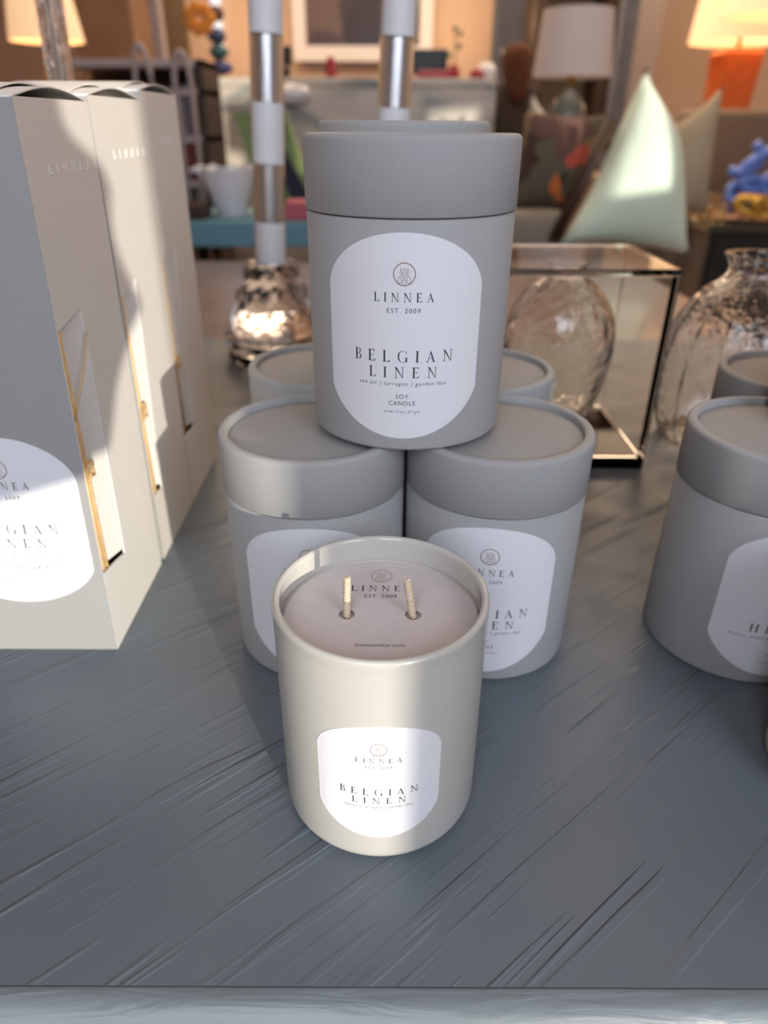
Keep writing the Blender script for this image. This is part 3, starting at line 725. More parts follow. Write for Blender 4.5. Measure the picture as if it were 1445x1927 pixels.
# ---------------------------------------------------------------- shop interior, out of focus
lt = thing('low_display_table', 'brownish pink stone topped table just behind the painted display table', 'table', (-.1, 1.45, FLOOR_Z))
STONE = mat('brown_pink_stone', (.24, .185, .175), .28, var=.15, vscale=9, coat=.3)
b = bmesh.new(); box(b, -.9, .70, -.41, .36, -.055-FLOOR_Z, -.020-FLOOR_Z, .004); obj('tabletop', b, STONE, lt, smooth=False)
for x in (-.86, .60):
    for y in (-.36, .27):
        b = bmesh.new(); box(b, x, x+.06, y, y+.06, 0, -.0555-FLOOR_Z); obj('leg', b, STONE, lt, smooth=False)
def floor_y(px, py, z=FLOOR_Z):
    d = at(px, py, 1)-Vector((0, 0, CAM_H)); k = (z-CAM_H)/d.z; return Vector((0, 0, CAM_H))+d*k
def boxthing(name, label, cat, x0, x1, y0, y1, z0, z1, m, bev=.004, group=None):
    b = bmesh.new(); box(b, x0, x1, y0, y1, z0, z1, bev); return tag(obj(name, b, m, smooth=False), label, cat, group)

# marble reception counter
yc = 3.0; A, B = at(385, 145, yc), at(936, 145, yc)
cnt = thing('marble_counter', 'tall grey veined marble reception counter across the middle of the shop', 'counter', ((A.x+B.x)/2, yc+.35, FLOOR_Z))
def cpart(name, x0, x1, y0, y1, z0, z1, m):
    b = bmesh.new(); c = cnt.location; box(b, x0-c.x, x1-c.x, y0-c.y, y1-c.y, z0-c.z, z1-c.z, .006); return obj(name, b, m, cnt, smooth=False)
cpart('marble_front', A.x, B.x, yc, yc+.04, FLOOR_Z, A.z-.03, MARBLE); cpart('marble_side', A.x, A.x+.04, yc+.04, yc+.7, FLOOR_Z, A.z-.03, MARBLE)
cpart('marble_side', B.x-.04, B.x, yc+.04, yc+.7, FLOOR_Z, A.z-.03, MARBLE); cpart('marble_top', A.x, B.x, yc, yc+.7, A.z-.03, A.z, MARBLE)
ct = A.z
def monitor(label, px0, px1, py0, py1, y):
    a, b_ = at(px0, py0, y), at(px1, py1, y); cx = (a.x+b_.x)/2
    t = thing('monitor', label, 'monitor', (cx, y, ct))
    b = bmesh.new(); box(b, a.x-cx, b_.x-cx, 0, .03, max(b_.z-ct, .015), a.z-ct, .004); obj('screen', b, BLACK, t, smooth=False)
    b = bmesh.new(); box(b, -.02, .02, .01, .03, .004, .05); box(b, -.09, .09, -.04, .08, 0, .008); obj('stand', b, BLACK, t, smooth=False)
monitor('black monitor at the right on the marble counter, right of the bright lucite pole', 777, 841, 92, 140, 3.3)
monitor('small black screen at the left on the marble counter, beside the left lucite pole', 519, 549, 86, 124, 3.3)
def jarlet(name, label, cat, px, py, y, r, h, m, z=None, group=None):
    p = at(px, py, y); b = bmesh.new(); lathe(b, [(0, 0), (r*.7, 0), (r, h*.35), (r*.9, h*.7), (r*.5, h), (0, h)], 20)
    o = obj(name, b, m, auto=50); o.location = (p.x, y, ct if z is None else z); return tag(o, label, cat, group)
jarlet('ornament', 'small dark red ornament on the marble counter between the two lucite poles', 'ornament', 623, 140, 3.15, .022, .075, RED)
jarlet('vase', 'little red bud vase on the counter right of the right monitor', 'vase', 853, 140, 3.15, .026, .05, RED)
jarlet('bowl', 'small red bowl near the right end of the marble counter', 'bowl', 897, 140, 3.15, .03, .04, RED)
jarlet('jar', 'small white jar at the right end of the marble counter', 'jar', 915, 140, 3.2, .04, .06, WHITE)
bm = bmesh.new(); p = at(815, 140, 3.1); box(bm, -.06, .06, -.03, .03, 0, .028, .008); o = obj('box', bm, RED, smooth=False); o.location = (p.x, 3.1, ct); tag(o, 'low reddish box in front of the right monitor on the counter', 'box')
p = at(560, 140, 3.12); t = thing('tissue_flower_bowl', 'white crumpled paper flower spilling over the counter edge near the left pole', 'ornament', (p.x, 2.955, ct-.115))
bm = bmesh.new(); bmesh.ops.create_icosphere(bm, subdivisions=3, radius=.06)
for v in bm.verts: v.co *= 1+.25*math.sin(v.co.x*90)*math.sin(v.co.y*80+1)*math.sin(v.co.z*100); v.co.z *= .55; v.co.y *= .65; v.co.z += .06
obj('petals', bm, WHITE, t)
t = thing('orchid_sprig', 'thin dark green sprig in the red bud vase on the counter', 'plant', (at(853, 140, 3.15).x, 3.15, ct+.05))
bm = bmesh.new(); tube(bm, [(0, 0, -.01), (.003, 0, .05), (.0, 0, .11)], .003, 6); obj('stem', bm, GREEN, t)
bm = bmesh.new()
for q in ((-.02, 0, .03), (.018, 0, .06), (0, 0, .115), (.02, 0, .10)):
    r = bmesh.ops.create_icosphere(bm, subdivisions=1, radius=.011)
    for v in r['verts']: v.co += Vector(q)
obj('leaves', bm, GREEN, t)

# framed picture on the back wall
def picture(label, px0, px1, py0, py1, y, m):
    a, b_ = at(px0, py0, y), at(px1, py1, y); cx, cz = (a.x+b_.x)/2, b_.z
    t = thing('framed_picture', label, 'picture', (cx, y, cz)); w2 = (b_.x-a.x)/2; hh = a.z-b_.z; f = .10
    b = bmesh.new()
    for q in ((-w2, w2, 0, f), (-w2, w2, hh-f, hh), (-w2, -w2+f, f, hh-f), (w2-f, w2, f, hh-f)): box(b, q[0], q[1], -.02, .045, q[2], q[3])
    obj('frame', b, WHITE, t, smooth=False)
    b = bmesh.new(); box(b, -w2+f, w2-f, 0, .02, f, hh-f); obj('canvas', b, m, t, smooth=False)
picture('large dark abstract picture in a white frame on the back wall above the counter', 538, 812, -210, 116, 6.5, ART)

# long drapes and a tall cabinet at the back right
def drape(label, px0, px1, y, m, z1=2.13):
    a, b_ = at(px0, 60, y), at(px1, 60, y); b = bmesh.new(); n = 60; fr = []; bk = []
    for i in range(n+1):
        x = a.x+(b_.x-a.x)*i/n; yy = y+.035*math.sin(i*1.3)
        fr.append((bm_v(b, x, yy, FLOOR_Z+.01), bm_v(b, x, yy, z1))); bk.append((bm_v(b, x, yy+.012, FLOOR_Z+.01), bm_v(b, x, yy+.012, z1)))
    for i in range(n):
        b.faces.new((fr[i][0], fr[i+1][0], fr[i+1][1], fr[i][1])); b.faces.new((bk[i][1], bk[i+1][1], bk[i+1][0], bk[i][0]))
        b.faces.new((fr[i][1], fr[i+1][1], bk[i+1][1], bk[i][1]))
    return tag(obj('drape', b, m), label, 'curtain', 'long blue-grey drapes')
def bm_v(b, x, y, z): return b.verts.new((x, y, z))
drape('long blue-grey drape hanging behind the person at the end of the counter', 926, 990, 5.9, CURT)
drape('narrow blue-grey drape right of the plain white table lamp', 1163, 1196, 5.2, CURT)
cab = thing('tall_cabinet', 'tall dark walnut cabinet with pale interior behind the plain white lamp', 'cabinet', (at(1075, 60, 5.4).x, 5.6, FLOOR_Z))
a, b_ = at(1006, 60, 5.4), at(1160, 60, 5.4); c = cab.location
def kpart(name, x0, x1, y0, y1, z0, z1, m):
    b = bmesh.new(); box(b, x0-c.x, x1-c.x, y0-c.y, y1-c.y, z0-c.z, z1-c.z, .004); return obj(name, b, m, cab, smooth=False)
TAN = mat('cabinet_lining', (.30, .22, .13), .8, var=.05, vscale=5)
kpart('back_panel', a.x, b_.x, 5.75, 5.8, FLOOR_Z, 1.6, TAN)
kpart('side', a.x, a.x+.08, 5.4, 5.75, FLOOR_Z, 1.6, DARKW); kpart('side', b_.x-.08, b_.x, 5.4, 5.75, FLOOR_Z, 1.6, DARKW)
for z in (1.18, .72, .28, -.2, 1.56): kpart('shelf', a.x+.08, b_.x-.08, 5.4, 5.75, z, z+.04, DARKW)
boxthing('wall_pilaster', 'pinkish grey wall pilaster between the drapes and the lit wall at right', 'pilaster', at(1196, 60, 5.8).x, at(1245, 60, 5.8).x, 5.8, 6.6, FLOOR_Z, 2.15, TRIMM)

# lamps
def lamp(name, label, shade_px, y, shade_m, base_fn, lit, stand_z, zoff=0):
    x0t, x1t, x0b, x1b, py0, py1 = shade_px
    a, b_ = at(x0b, py1, y), at(x1b, py1, y); a2, b2 = at(x0t, py0, y), at(x1t, py0, y); cx = (a.x+b_.x)/2
    t = thing(name, label, 'lamp', (cx, y, stand_z))
    rb, rt_, zb, zt = (b_.x-a.x)/2, (b2.x-a2.x)/2, a.z-stand_z, a2.z-stand_z
    b = bmesh.new(); lathe(b, [(rb, zb), (rt_, zt), (rt_-.004, zt), (rb-.004, zb)], 64, close=True); bmesh.ops.recalc_face_normals(b, faces=b.faces[:]); obj('lamp_shade', b, shade_m, t, auto=40)
    base_fn(t, zb)
    if lit:
        b = bmesh.new(); bmesh.ops.create_uvsphere(b, u_segments=16, v_segments=10, radius=.03); o = obj('bulb', b, BULB, t); o.location = (0, 0, zb+(zt-zb)*.45)
        l = light(name+'_light', 'POINT', (cx, y, stand_z+zb+(zt-zb)*.45), lit, (1, .62, .30), .04)
    return t
def base_orange(t, zb):
    b = bmesh.new(); h = zb-.03; w0, w1 = .075, .105
    lathe(b, [(0, 0), (w0*1.3, 0), (w1*1.35, h-.02), (w1*1.2, h), (0, h)], 4)
    for v in b.verts: v.co.rotate(Matrix.Rotation(PI/4, 3, 'Z'))
    obj('ceramic_base', b, ORANGE, t, smooth=False)
    b = bmesh.new(); lathe(b, [(0, h), (.014, h), (.012, zb+.08), (0, zb+.08)], 16); obj('neck', b, BRASS, t)
def base_gourd(m, w):
    def f(t, zb):
        b = bmesh.new(); h = zb-.03; lathe(b, smoothp([(.001, .0012), (w*.7, .0012), (w*.9, h*.2), (w, h*.5), (w*.75, h*.75), (w*.25, h*.95), (w*.18, h)]), 40); obj('base', b, m, t, auto=50)
        b = bmesh.new(); lathe(b, [(0, h), (.012, h), (.010, zb+.08), (0, zb+.08)], 16); obj('neck', b, BRASS, t)
    return f
# side cabinets that carry the lamps
Y2 = 2.9
tz = -.055
fl = at(1340, 412, Y2); bl = floor_y(1190, 352, tz)
sx0 = fl.x
st = thing('side_table', 'black lacquer side table with drawers and glossy top at the right edge', 'table', (sx0+.5, Y2+.35, FLOOR_Z))
c = st.location
def spart(name, x0, x1, y0, y1, z0, z1, m, bev=.004, parent=None):
    b = bmesh.new(); box(b, x0-c.x, x1-c.x, y0-c.y, y1-c.y, z0-c.z, z1-c.z, bev); return obj(name, b, m, parent or st, smooth=False)
TOPGL = mat('glossy_dark_top', (.05, .055, .04), .12, var=.1, vscale=6, coat=.8)
sx1 = 2.4; sy1 = 3.75
spart('tabletop', sx0-.01, sx1, Y2-.01, sy1, tz-.03, tz, TOPGL); spart('carcass', sx0+.01, sx1-.01, Y2+.01, sy1-.01, tz-.42, tz-.031, DWOOD)
for zz in (tz-.21, tz-.40):
    d_ = spart('drawer', sx0+.03, sx1-.03, Y2-.004, Y2+.012, zz+.005, zz+.165, DWOOD)
    spart('knob', sx0+.28, sx0+.31, Y2-.03, Y2-.005, zz+.07, zz+.10, BRASS, .008, d_)
for x in (sx0+.03, sx1-.08):
    for y in (Y2+.02, sy1-.08): spart('leg', x, x+.05, y, y+.05, FLOOR_Z, tz-.42, DWOOD)
for v in ():
    pass
# skew: its left side recedes towards the mint pillow
st.rotation_euler = (0, 0, 0)

lamp('table_lamp', 'lit table lamp with cream drum shade on a tapering orange ceramic base', (1318, 1480, 1300, 1482, -90, 80), 4.35, LITSHADE, base_orange, 7, .02)
sg = boxthing('console_cabinet', 'low grey brown upholstered cabinet carrying the smaller lamps at the back right', 'cabinet', 1.2, 3.2, 4.1, 4.95, FLOOR_Z, .0195, SOFA)
def base_cord(t, zb):
    b = bmesh.new(); tube(b, [(0, 0, zb+.1), (0, 0, 2.149-t.location.z)], .004, 8); obj('cord', b, BRASS, t)
lamp('pendant_lamp', 'lit cream pendant shade hanging at the top right corner before the orange lamp', (1385, 1540, 1362, 1580, -80, 30), 3.3, LITSHADE, base_cord, 3, .3)
lamp('table_lamp', 'table lamp with plain white unlit shade before the dark cabinet', (1026, 1156, 1003, 1147, 18, 146), 2.75, SHADE, base_gourd(mat('celadon_glass', (.26, .28, .24), .25, trans=.3, var=.05), .062), 0, at(1075, 262, 2.75).z+.0005)
lamp('table_lamp', 'lit table lamp with tapered cream shade at the top left corner', (40, 135, 22, 156, -110, 78), 2.6, LITSHADE, base_gourd(BRASS, .05), 3.5, at(90, 330, 2.6).z)
for px, nm in ((870, 'bare warm point light before the back wall, right of the framed picture'), (455, 'bare warm point light before the back wall, hidden by the left lucite pole')):
    p = at(px, 60, 6.2); light('wall_glow', 'POINT', (p.x, 6.1, p.z+.05), 4.5, (1, .58, .28), .08)  # bare point lights warming the wall, no lamp body modelled

# tables under the lamps / counters at the left
tl = thing('console_table', 'long brown console table at the left under the lit lamp, mostly hidden by the boxes', 'table', (-1.5, 2.9, FLOOR_Z))
zl = at(90, 330, 2.6).z
c = tl.location
b = bmesh.new(); box(b, -2.9-c.x, -1.12-c.x, 2.35-c.y, 3.4-c.y, zl-.04-c.z, zl-c.z, .004); obj('tabletop', b, DARKW, tl, smooth=False)
for x in (-2.85, -1.19):
    for y in (2.4, 3.32):
        b = bmesh.new(); box(b, x-c.x, x+.05-c.x, y-c.y, y+.05-c.y, 0, zl-.04-c.z); obj('leg', b, DARKW, tl, smooth=False)
lz = at(1075, 262, 2.75).z
pl = thing('lamp_table', 'small round walnut table under the plain white lamp, hidden behind the floral cushion', 'table', (at(1075, 150, 2.75).x, 2.75, FLOOR_Z))
b = bmesh.new(); lathe(b, [(0, lz-.03-FLOOR_Z), (.2, lz-.03-FLOOR_Z), (.2, lz-FLOOR_Z), (0, lz-FLOOR_Z)], 48); obj('tabletop', b, DARKW, pl, auto=40)
b = bmesh.new(); lathe(b, [(0, 0), (.13, 0), (.13, .02), (.02, .04), (.02, lz-.03-FLOOR_Z), (0, lz-.03-FLOOR_Z)], 32); obj('pedestal', b, DARKW, pl, auto=40)

# sofa with cushions
YS = 2.25
zs = at(1000, 385, YS).z
so = thing('armchair', 'cream seated armchair with slanting dark wood frame holding the floral cushion', 'chair', (at(1020, 400, YS).x, YS+.2, FLOOR_Z)); c = so.location
def sofap(name, x0, x1, y0, y1, z0, z1, m, bev=.03):
    b = bmesh.new(); box(b, x0-c.x, x1-c.x, y0-c.y, y1-c.y, z0-c.z, z1-c.z, bev); return obj(name, b, m, so, smooth=True, auto=40)
xl, xr = at(930, 400, YS).x, at(1075, 400, YS).x
sofap('seat', xl, xr-.02, YS-.08, YS+.30, at(1000, 455, YS).z-.02, zs-.01, SEATC)
sofap('seat_base', xl+.02, xr-.04, YS-.04, YS+.28, FLOOR_Z+.15, at(1000, 455, YS).z-.03, DARKW, .01)
for x in (xl+.03, xr-.06):
    for y in (YS, YS+.22): sofap('leg', x, x+.04, y, y+.04, FLOOR_Z, FLOOR_Z+.16, DARKW, .003)
b = bmesh.new(); tube(b, [at(1042, 452, YS-.1)-c, at(1100, 335, YS-.1)-c, at(1152, 225, YS-.1)-c], .017, 10); obj('frame_rail', b, DARKW, so)
def cushion(name, label, corners, y, m, thick, group=None, tiltback=.18):
    """plump cushion from its four corners given as seen positions at distance y; pinched pointed corners"""
    P4 = [at(px, py, y+dy) for px, py, dy in corners]; cen = sum(P4, Vector())/4
    b = bmesh.new(); n = 16; g1 = []; g2 = []
    nrm = (P4[1]-P4[0]).cross(P4[3]-P4[0]).normalized()
    for i in range(n+1):
        r1 = []; r2 = []
        for j in range(n+1):
            u, v = i/n, j/n
            # sides curve inwards a little
            su = 4*u*(1-u); sv = 4*v*(1-v)
            uu = .5+(u-.5)*(1-.10*sv); vv = .5+(v-.5)*(1-.10*su)
            p_ = P4[0].lerp(P4[1], uu).lerp(P4[3].lerp(P4[2], uu), vv)-cen
            t_ = thick*(su*sv)**.45
            r1.append(b.verts.new(p_+nrm*t_)); r2.append(b.verts.new(p_-nrm*t_) if 0 < i < n and 0 < j < n else r1[-1])
        g1.append(r1); g2.append(r2)
    for i in range(n):
        for j in range(n):
            b.faces.new((g1[i][j], g1[i+1][j], g1[i+1][j+1], g1[i][j+1]))
            f = (g2[i][j], g2[i][j+1], g2[i+1][j+1], g2[i+1][j])
            try: b.faces.new(f)
            except ValueError: pass
    bmesh.ops.recalc_face_normals(b, faces=b.faces[:])
    o = obj(name, b, m); o.location = cen; return tag(o, label, 'cushion', group)
cushion('cushion', 'orange, red and dark floral print cushion leaning in the armchair right of the canister', [(960, 395, 0), (1080, 400, 0), (1150, 215, .12), (985, 205, .12)], YS, FLORAL, .07)
cushion('cushion', 'small pale patterned cushion with a pointed corner behind the floral cushion', [(960, 330, 0), (1060, 330, 0), (1040, 230, .05), (1002, 172, .05)], YS+.22, PALEPRINT, .05)
cushion('cushion', 'large mint green cushion standing on its edge, partly in bright sun, right of the armchair', [(1052, 462, 0), (1300, 480, .05), (1268, 255, .15), (1218, 122, .15)], 2.05, MINT, .10)
cushion('cushion', 'beige linen cushion with a pointed corner behind the mint green cushion', [(1215, 420, .0), (1330, 400, 0), (1362, 158, .1), (1262, 240, .1)], 2.45, CREAMF, .07)
bs = at(1170, 470, 2.2)
boxthing('bench', 'brown upholstered bench under the mint green cushion', 'bench', at(1100, 470, 2.0).x, at(1235, 470, 2.0).x, 1.98, 2.14, FLOOR_Z, at(1150, 470, 2.08).z-.02, SEATC, .02)
boxthing('sofa_back', 'speckled grey brown sofa back behind the beige cushion and blue coral', 'sofa', 1.45, 2.9, 3.8, 4.0, FLOOR_Z, at(1380, 205, 3.8).z, SOFA, .03)

# objects on the black side table
bcp = at(1425, 375, Y2+.25)
bc = thing('coral_ornament', 'bright blue branching coral ornament on the black side table', 'ornament', (at(1425, 375, Y2+.25).x, Y2+.25, tz))
bm = bmesh.new()
def loop(cx, cz, rx, rz_, r, rot=0):
    pts = []
    for i in range(15):
        a = 2*PI*i/14; x, z = rx*math.cos(a), rz_*math.sin(a); pts.append((cx+x*math.cos(rot)-z*math.sin(rot), .01*math.sin(3*a), cz+x*math.sin(rot)+z*math.cos(rot)))
    tube(bm, pts, r, 8)
loop(.0, .17, .10, .065, .022, .5); loop(-.05, .09, .075, .05, .020, .2); loop(.09, .10, .08, .06, .022, -.3)
tube(bm, [(-.14, 0, .17), (-.09, 0, .16), (-.02, 0, .2)], .02, 8); tube(bm, [(-.06, 0, .27), (-.03, 0, .24), (.02, 0, .23)], .02, 8)
tube(bm, [(-.11, 0, .012), (-.09, 0, .06), (-.1, 0, .12)], .022, 8); tube(bm, [(.1, 0, .012), (.09, 0, .06)], .022, 8)
obj('coral', bm, BLUE, bc)
pg = at(1432, 362, Y2+.12)
gk = thing('gold_knot', 'gold knotted ornament in front of the blue coral', 'ornament', (pg.x, Y2+.10, tz))
bm = bmesh.new(); pts = [((.06*math.sin(3*t_)*1.2+.03*math.sin(t_)), .035*math.cos(2*t_), .048+.03*math.cos(3*t_+.5)) for t_ in [2*PI*i/60 for i in range(61)]]
tube(bm, pts, .017, 8); obj('knot', bm, GOLD, gk)
def tray_item():
    p_ = at(1400, 378, Y2+.1)
    b = bmesh.new(); lathe(b, [(0, .002), (.22, .002), (.24, .014), (.243, .012), (.222, 0), (0, 0)], 64); o = obj('tray', b, mat('rose_tray', (.6, .36, .28), .25, metal=.6, var=.04), auto=40)
    o.location = (p_.x+.15, Y2+.24, tz+.0005); tag(o, 'round shallow rose metal tray under the blue coral and gold knot', 'tray')
    bc.location.z += .003; gk.location.z += .003
tray_item()
for k, (px, lbl) in enumerate(((1283, 'small crystal box with brass mounts, leftmost on the black side table'), (1318, 'small crystal box with brass mounts, next to the left one on the side table'), (1338, 'small crystal box with brass mounts nearest the blue coral'))):
    y_ = Y2+(.30, .12, .60)[k]; p_ = at(px, 375, y_)
    t = thing('crystal_box', lbl, 'box', (max(p_.x, sx0+.05), y_, tz), .3*k, 'crystal and brass trinket boxes')
    b = bmesh.new(); box(b, -.035, .035, -.03, .03, .008, .05, .006); obj('crystal', b, GLASS, t, smooth=False)
    b = bmesh.new()
    for sx in (-.03, .03):
        for sy in (-.025, .025): box(b, sx-.005, sx+.005, sy-.005, sy+.005, 0, .055, .001)
    obj('brass_mount', b, BRASS, t, smooth=False)
    b = bmesh.new(); box(b, -.038, .038, -.033, .033, .0555, .062, .003); obj('lid', b, GLASS, t, smooth=False)

# teal bench with things on it, left of the stack
YT = 1.9
ta, tb_ = at(340, 418, YT), at(640, 466, YT)
tb = thing('teal_bench', 'teal painted display bench seen between the boxes and the canister stack', 'bench', ((ta.x+tb_.x)/2, YT+.25, FLOOR_Z)); c = tb.location
def tpart(name, x0, x1, y0, y1, z0, z1, m=TEAL):
    b = bmesh.new(); box(b, x0-c.x, x1-c.x, y0-c.y, y1-c.y, z0-c.z, z1-c.z, .004); return obj(name, b, m, tb, smooth=False)
tpart('bench_top', ta.x-.3, tb_.x+.1, YT, YT+.36, tb_.z, ta.z)
for x in (ta.x-.28, tb_.x+.03):
    for y in (YT+.02, YT+.30): tpart('leg', x, x+.05, y, y+.05, FLOOR_Z, tb_.z-.0005)
zt_ = ta.z
def on_bench(px, y): return (at(px, 410, y).x, y, zt_)
wb = thing('white_planter', 'white scalloped ceramic planter on the teal bench', 'planter', on_bench(437, YT+.16))
bm = bmesh.new(); n = 48; prof = [(.0, 0), (.036, 0), (.05, .04), (.064, .085), (.072, .118), (.066, .118), (.045, .04), (0, .02)]
lathe(bm, prof, n)
for v in bm.verts:
    a = math.atan2(v.co.y, v.co.x); r = math.hypot(v.co.x, v.co.y)
    if v.co.z > .05: k = 1+.05*math.cos(8*a)*(v.co.z/.118); v.co.x *= k; v.co.y *= k; v.co.z += .006*math.cos(8*a)*(v.co.z/.118)
obj('pot', bm, WHITE, wb, auto=60)
bm = bmesh.new(); tube(bm, [(-.05, 0, .08), (-.085, 0, .115), (-.1, 0, .105)], .008, 8); obj('handle', bm, WHITE, wb)
stb = thing('striped_bag', 'green bag with dark navy stripes leaning on the teal bench behind the left lucite pole', 'bag', on_bench(525, YT+.26))
bm = bmesh.new(); pz = [(-.11, .16), (.05, .0), (.12, .0), (.02, .235), (-.05, .25)]
STR = mat('green_canvas', (.17, .24, .09), .8, var=.08, vscale=12)
bm = poly_solid([[(-.10, .245), (-.035, .005), (.115, .005), (.035, .25)]], .05); o = obj('bag_body', bm, STR, stb, smooth=False)
bm = poly_solid([[(-.03, .22), (.045, .03), (.10, .03), (-.005, .225)]], .008); o = obj('navy_stripe', bm, mat('navy_canvas', (.02, .018, .035), .8, var=.1), stb, smooth=False); o.location = (0, -.03, 0)
o = boxthing('pink_box', 'flat pink box on the teal bench just left of the canister stack', 'box', 0, .16, 0, .1, 0, .045, PINK); o.location = on_bench(537, YT+.03)
o = boxthing('kraft_box', 'small brown box at the left end of the teal bench', 'box', -.07, 0, 0, .09, 0, .035, DARKW); o.location = on_bench(385, YT+.04)

# white iron plant stand and shelf with books at left
YW = 2.3
wi = thing('iron_plant_stand', 'white painted iron shelf stand with arched tops behind the diffuser boxes', 'shelf', (at(325, 300, YW).x, YW+.1, FLOOR_Z)); c = wi.location
bm = bmesh.new()
def arch(px0, px1, pyt, pyb, y):
    a, b2 = at(px0, pyb, y), at(px1, pyb, y); top = at((px0+px1)/2, pyt, y); cx = (a.x+b2.x)/2; w2 = (b2.x-a.x)/2; zs_ = a.z
    pts = [Vector((cx-w2, y, FLOOR_Z))]+[Vector((cx-w2*math.cos(PI*i/10), y, zs_+(top.z-zs_)*math.sin(PI*i/10))) for i in range(11)]+[Vector((cx+w2, y, FLOOR_Z))]
    tube(bm, [q-c for q in pts], .008, 8)
arch(256, 287, 84, 160, YW); arch(330, 362, 96, 170, YW); arch(256, 287, 90, 160, YW+.25); arch(330, 362, 100, 170, YW+.25)
obj('arched_frame', bm, WHITEP, wi)
xa, xb = at(256, 200, YW).x, at(385, 200, YW).x
shz = []
for py in (110, 165, 255, 340, 420):
    z = at(320, py, YW).z; shz.append(z)
    b = bmesh.new(); box(b, xa-.2-c.x, xb-c.x, YW+.02-c.y, YW+.24-c.y, z-.02-c.z, z-c.z, .003); obj('shelf_board', b, WHITEP, wi, smooth=False)
b = bmesh.new(); box(b, xb-.02-c.x, xb-c.x, YW+.02-c.y, YW+.24-c.y, 0, shz[0]-c.z); obj('side_post', b, DARKW, wi, smooth=False)
b = bmesh.new(); box(b, xa-.2-c.x, xb-.021-c.x, YW+.245-c.y, YW+.26-c.y, 0, shz[0]-c.z); obj('back_board', b, DARKW, wi, smooth=False)
cols = [(.20, .03, .03), (.33, .26, .22), (.08, .06, .06), (.25, .17, .10), (.15, .12, .14), (.4, .34, .3), (.22, .05, .05)]
names_ = ['dark red', 'cream', 'black', 'tan', 'slate', 'ivory', 'maroon']
bi = 0
for si in (2, 3, 4):
    x = xb-.035; rowname = {2: 'upper', 3: 'middle', 4: 'lower'}[si]
    for k in range(5):
        wd_ = .022+.006*((k*3+si) % 3); hh = .10+.015*((k+si) % 3); cidx = (k+si*2) % 7
        m = mat('book_'+str(bi), cols[cidx], .7, var=.05)
        b = bmesh.new(); box(b, x-wd_, x, YW+.04, YW+.18, shz[si], shz[si]+hh, .002)
        tag(obj('book', b, m, smooth=False), '%s spine book, %s from the right on the %s shelf of the iron stand' % (names_[cidx], ('first', 'second', 'third', 'fourth', 'fifth')[k], rowname), 'book', 'books on the %s shelf of the iron stand' % rowname)
        x -= wd_+.003; bi += 1
# hanging paper garland, orange flower and window at the back left
p = at(375, 35, 3.6)
hg = thing('hanging_flower', 'orange paper flower hanging near the back window at the upper left', 'decoration', p)
bm = bmesh.new()
for k in range(7):
    a = 2*PI*k/7; r = bmesh.ops.create_icosphere(bm, subdivisions=2, radius=.03)
    for v in r['verts']: v.co.y *= .4; v.co += Vector((.042*math.cos(a), 0, .035*math.sin(a)))
obj('petals', bm, mat('orange_paper', (.72, .28, .05), .8, var=.1, vscale=20), hg)
bm = bmesh.new(); tube(bm, [(0, 0, 0), (0, 0, 2.15-p.z-.002)], .002, 6); obj('string', bm, WHITE, hg)
for k, (px, py, colr, nm) in enumerate([(402, 25, (.10, .05, .05), 'dark red'), (408, 68, (.06, .09, .20), 'upper blue'), (412, 98, (.05, .14, .17), 'teal'), (418, 128, (.07, .09, .24), 'lower blue')]):
    p = at(px, py, 4.2); b = bmesh.new(); r = bmesh.ops.create_icosphere(b, subdivisions=2, radius=.055)
    for v in b.verts: v.co.z *= .62; v.co *= 1+.12*math.sin(v.co.x*70+k)
    o = obj('paper_ornament', b, mat('paper_'+str(k), colr, .8, var=.2, vscale=20)); o.location = p
    b = bmesh.new(); z_ = (2.149 if k == 0 else at(0, (25, 68, 98, 128)[k-1], 4.2).z)-p.z; tube(b, [(0, 0, .02), (0, 0, z_)], .002, 6); obj('string', b, WHITE, o)
    tag(o, nm+' paper ornament in the vertical garland left of the left lucite pole', 'decoration', 'garland of paper ornaments')
# bright back window pane left
a, b_ = at(352, -60, 5.9), at(386, 98, 5.9)
wn = boxthing('window_1', 'x', 'x', a.x, b_.x, 6.56, 6.59, b_.z+.06, 2.1, mat('daylight_pane', (.7, .8, .9), .3, var=0, emis=(.55, .68, .85), estr=.9), 0)
del wn['label']; del wn['category']; struct(wn)
# small light on the console at left
boxthing('pantry_cupboard', 'tall brown cupboard against the back wall at the upper left', 'cupboard', at(120, 50, 5.4).x, at(232, 50, 5.4).x, 5.6, 6.2, FLOOR_Z, 1.7, mat('brown_paint', (.22, .13, .08), .7, var=.15, vscale=4))
o = boxthing('cane_screen', 'tan upright screen panel left of the orange paper flower', 'screen', at(302, 50, 4.4).x, at(352, 50, 4.4).x, 4.4, 4.44, FLOOR_Z, 1.5, mat('tan_panel', (.26, .17, .09), .8, var=.1, vscale=5))
boxthing('white_post', 'pinkish white turned post rising left of the tan screen', 'post', at(282, 50, 3.9).x, at(303, 50, 3.9).x, 3.9, 3.97, FLOOR_Z, 1.9, WHITEP, .01)

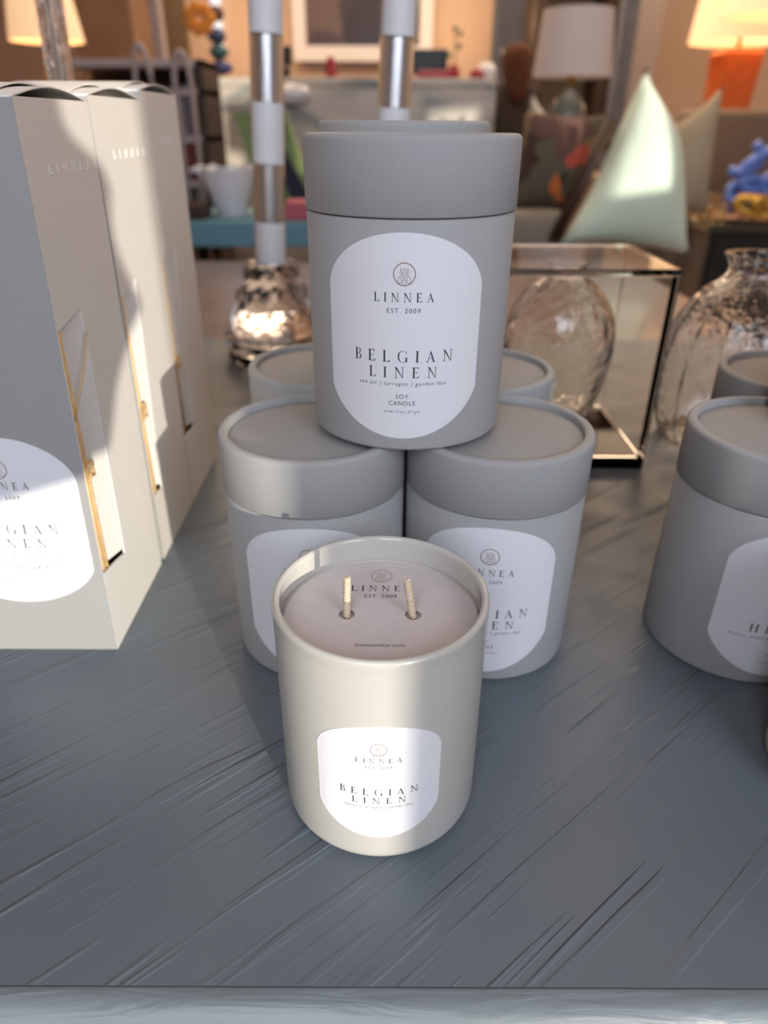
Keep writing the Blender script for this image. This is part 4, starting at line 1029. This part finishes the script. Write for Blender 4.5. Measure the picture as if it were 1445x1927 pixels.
# ---------------------------------------------------------------- person behind the counter's right end
YP = 4.7
hp = at(948, 62, YP); xP = at(963, 150, YP).x; topz = hp.z; HT = topz-FLOOR_Z
pr = thing('person', 'person with long auburn hair and black jacket standing at the counter right end', 'person', (xP, YP, FLOOR_Z))
def skin_body(name, verts, edges, radii, m, parent, lv=2):
    me = bpy.data.meshes.new(name); me.from_pydata(verts, edges, []); o = bpy.data.objects.new(name, me); COL.objects.link(o); o.parent = parent
    md = o.modifiers.new('skin', 'SKIN'); md.use_smooth_shade = True
    for i, r in enumerate(radii): me.skin_vertices[0].data[i].radius = (r, r*.82) if not isinstance(r, tuple) else r
    me.skin_vertices[0].data[0].use_root = True
    s = o.modifiers.new('sub', 'SUBSURF'); s.levels = lv; s.render_levels = lv; me.materials.append(m); return o
k = HT/1.68
V = []; E_ = []; Rr_ = []
def av(p, r, par=None):
    V.append(tuple(c_*k for c_ in p)); Rr_.append(tuple(q*k for q in r) if isinstance(r, tuple) else r*k)
    if par is not None: E_.append((par, len(V)-1))
    return len(V)-1
pel = av((0, 0, .92), (.15, .11)); wa = av((0, 0, 1.08), (.125, .09), pel); ch_ = av((0, 0, 1.26), (.15, .10), wa); nk0 = av((0, .0, 1.40), (.07, .06), ch_); nk = av((0, -.005, 1.46), .048, nk0)
h1 = av((-.005, -.015, 1.54), (.070, .085), nk); h2 = av((-.005, -.01, 1.62), (.066, .08), h1)
for s in (-1, 1):
    sh = av((s*.16, 0, 1.36), .055, ch_); el = av((s*.21, .02, 1.10), .042, sh); wr = av((s*.19, -.10, .90), .028, el); pa = av((s*.185, -.15, .85), (.036, .018), wr)
    for q in range(4): f1 = av((s*(.165+.013*q), -.19, .82-.004*abs(q-1)), .0095, pa); av((s*(.165+.013*q), -.205, .785), .008, f1)
    th_ = av((s*.155, -.165, .85), .010, pa); av((s*.145, -.19, .825), .009, th_)
    hip = av((s*.085, 0, .85), .085, pel); kn = av((s*.09, -.01, .48), .06, hip); an = av((s*.09, .01, .09), .04, kn); av((s*.09, -.12, .035), (.04, .03), an)
skin_body('body', V, E_, Rr_, SKIN, pr)
V = []; E_ = []; Rr_ = []
pel = av((0, 0, .84), (.19, .14)); wa = av((0, 0, 1.05), (.155, .12), pel); ch_ = av((0, 0, 1.26), (.175, .125), wa); nk0 = av((0, .0, 1.41), (.085, .075), ch_)
for s in (-1, 1): sh = av((s*.165, 0, 1.36), .072, ch_); el = av((s*.215, .02, 1.10), .06, sh); av((s*.193, -.09, .915), .045, el)
skin_body('jacket', V, E_, Rr_, JACK, pr)
V = []; E_ = []; Rr_ = []
a0 = av((0, .022, 1.635), (.112, .108)); a1 = av((.0, .045, 1.50), (.105, .085), a0); a2 = av((.0, .065, 1.38), (.095, .06), a1); av((.0, .085, 1.28), (.06, .035), a2)
skin_body('hair', V, E_, Rr_, HAIR, pr)
V = []; E_ = []; Rr_ = []
pel = av((0, 0, .90), (.16, .12))
for s in (-1, 1): hip = av((s*.085, 0, .82), .095, pel); kn = av((s*.09, -.01, .48), .07, hip); av((s*.09, .01, .12), .055, kn)
skin_body('trousers', V, E_, Rr_, JACK, pr)
# eyes, nose and mouth on the turned face
bm = bmesh.new(); tube(bm, [(0, -.098*k, 1.575*k), (0, -.112*k, 1.545*k)], .010*k, 8); obj('nose', bm, SKIN, pr)
for s in (-1, 1):
    bm = bmesh.new(); bmesh.ops.create_uvsphere(bm, u_segments=12, v_segments=8, radius=.010*k); o = obj('eye', bm, WHITE, pr); o.location = (s*.028*k, -.092*k, 1.585*k)
bm = bmesh.new(); box(bm, -.022*k, .022*k, -.100*k, -.088*k, 1.512*k, 1.522*k, .003); obj('mouth', bm, RED, pr)
pr.rotation_euler = (0, 0, -2.75)
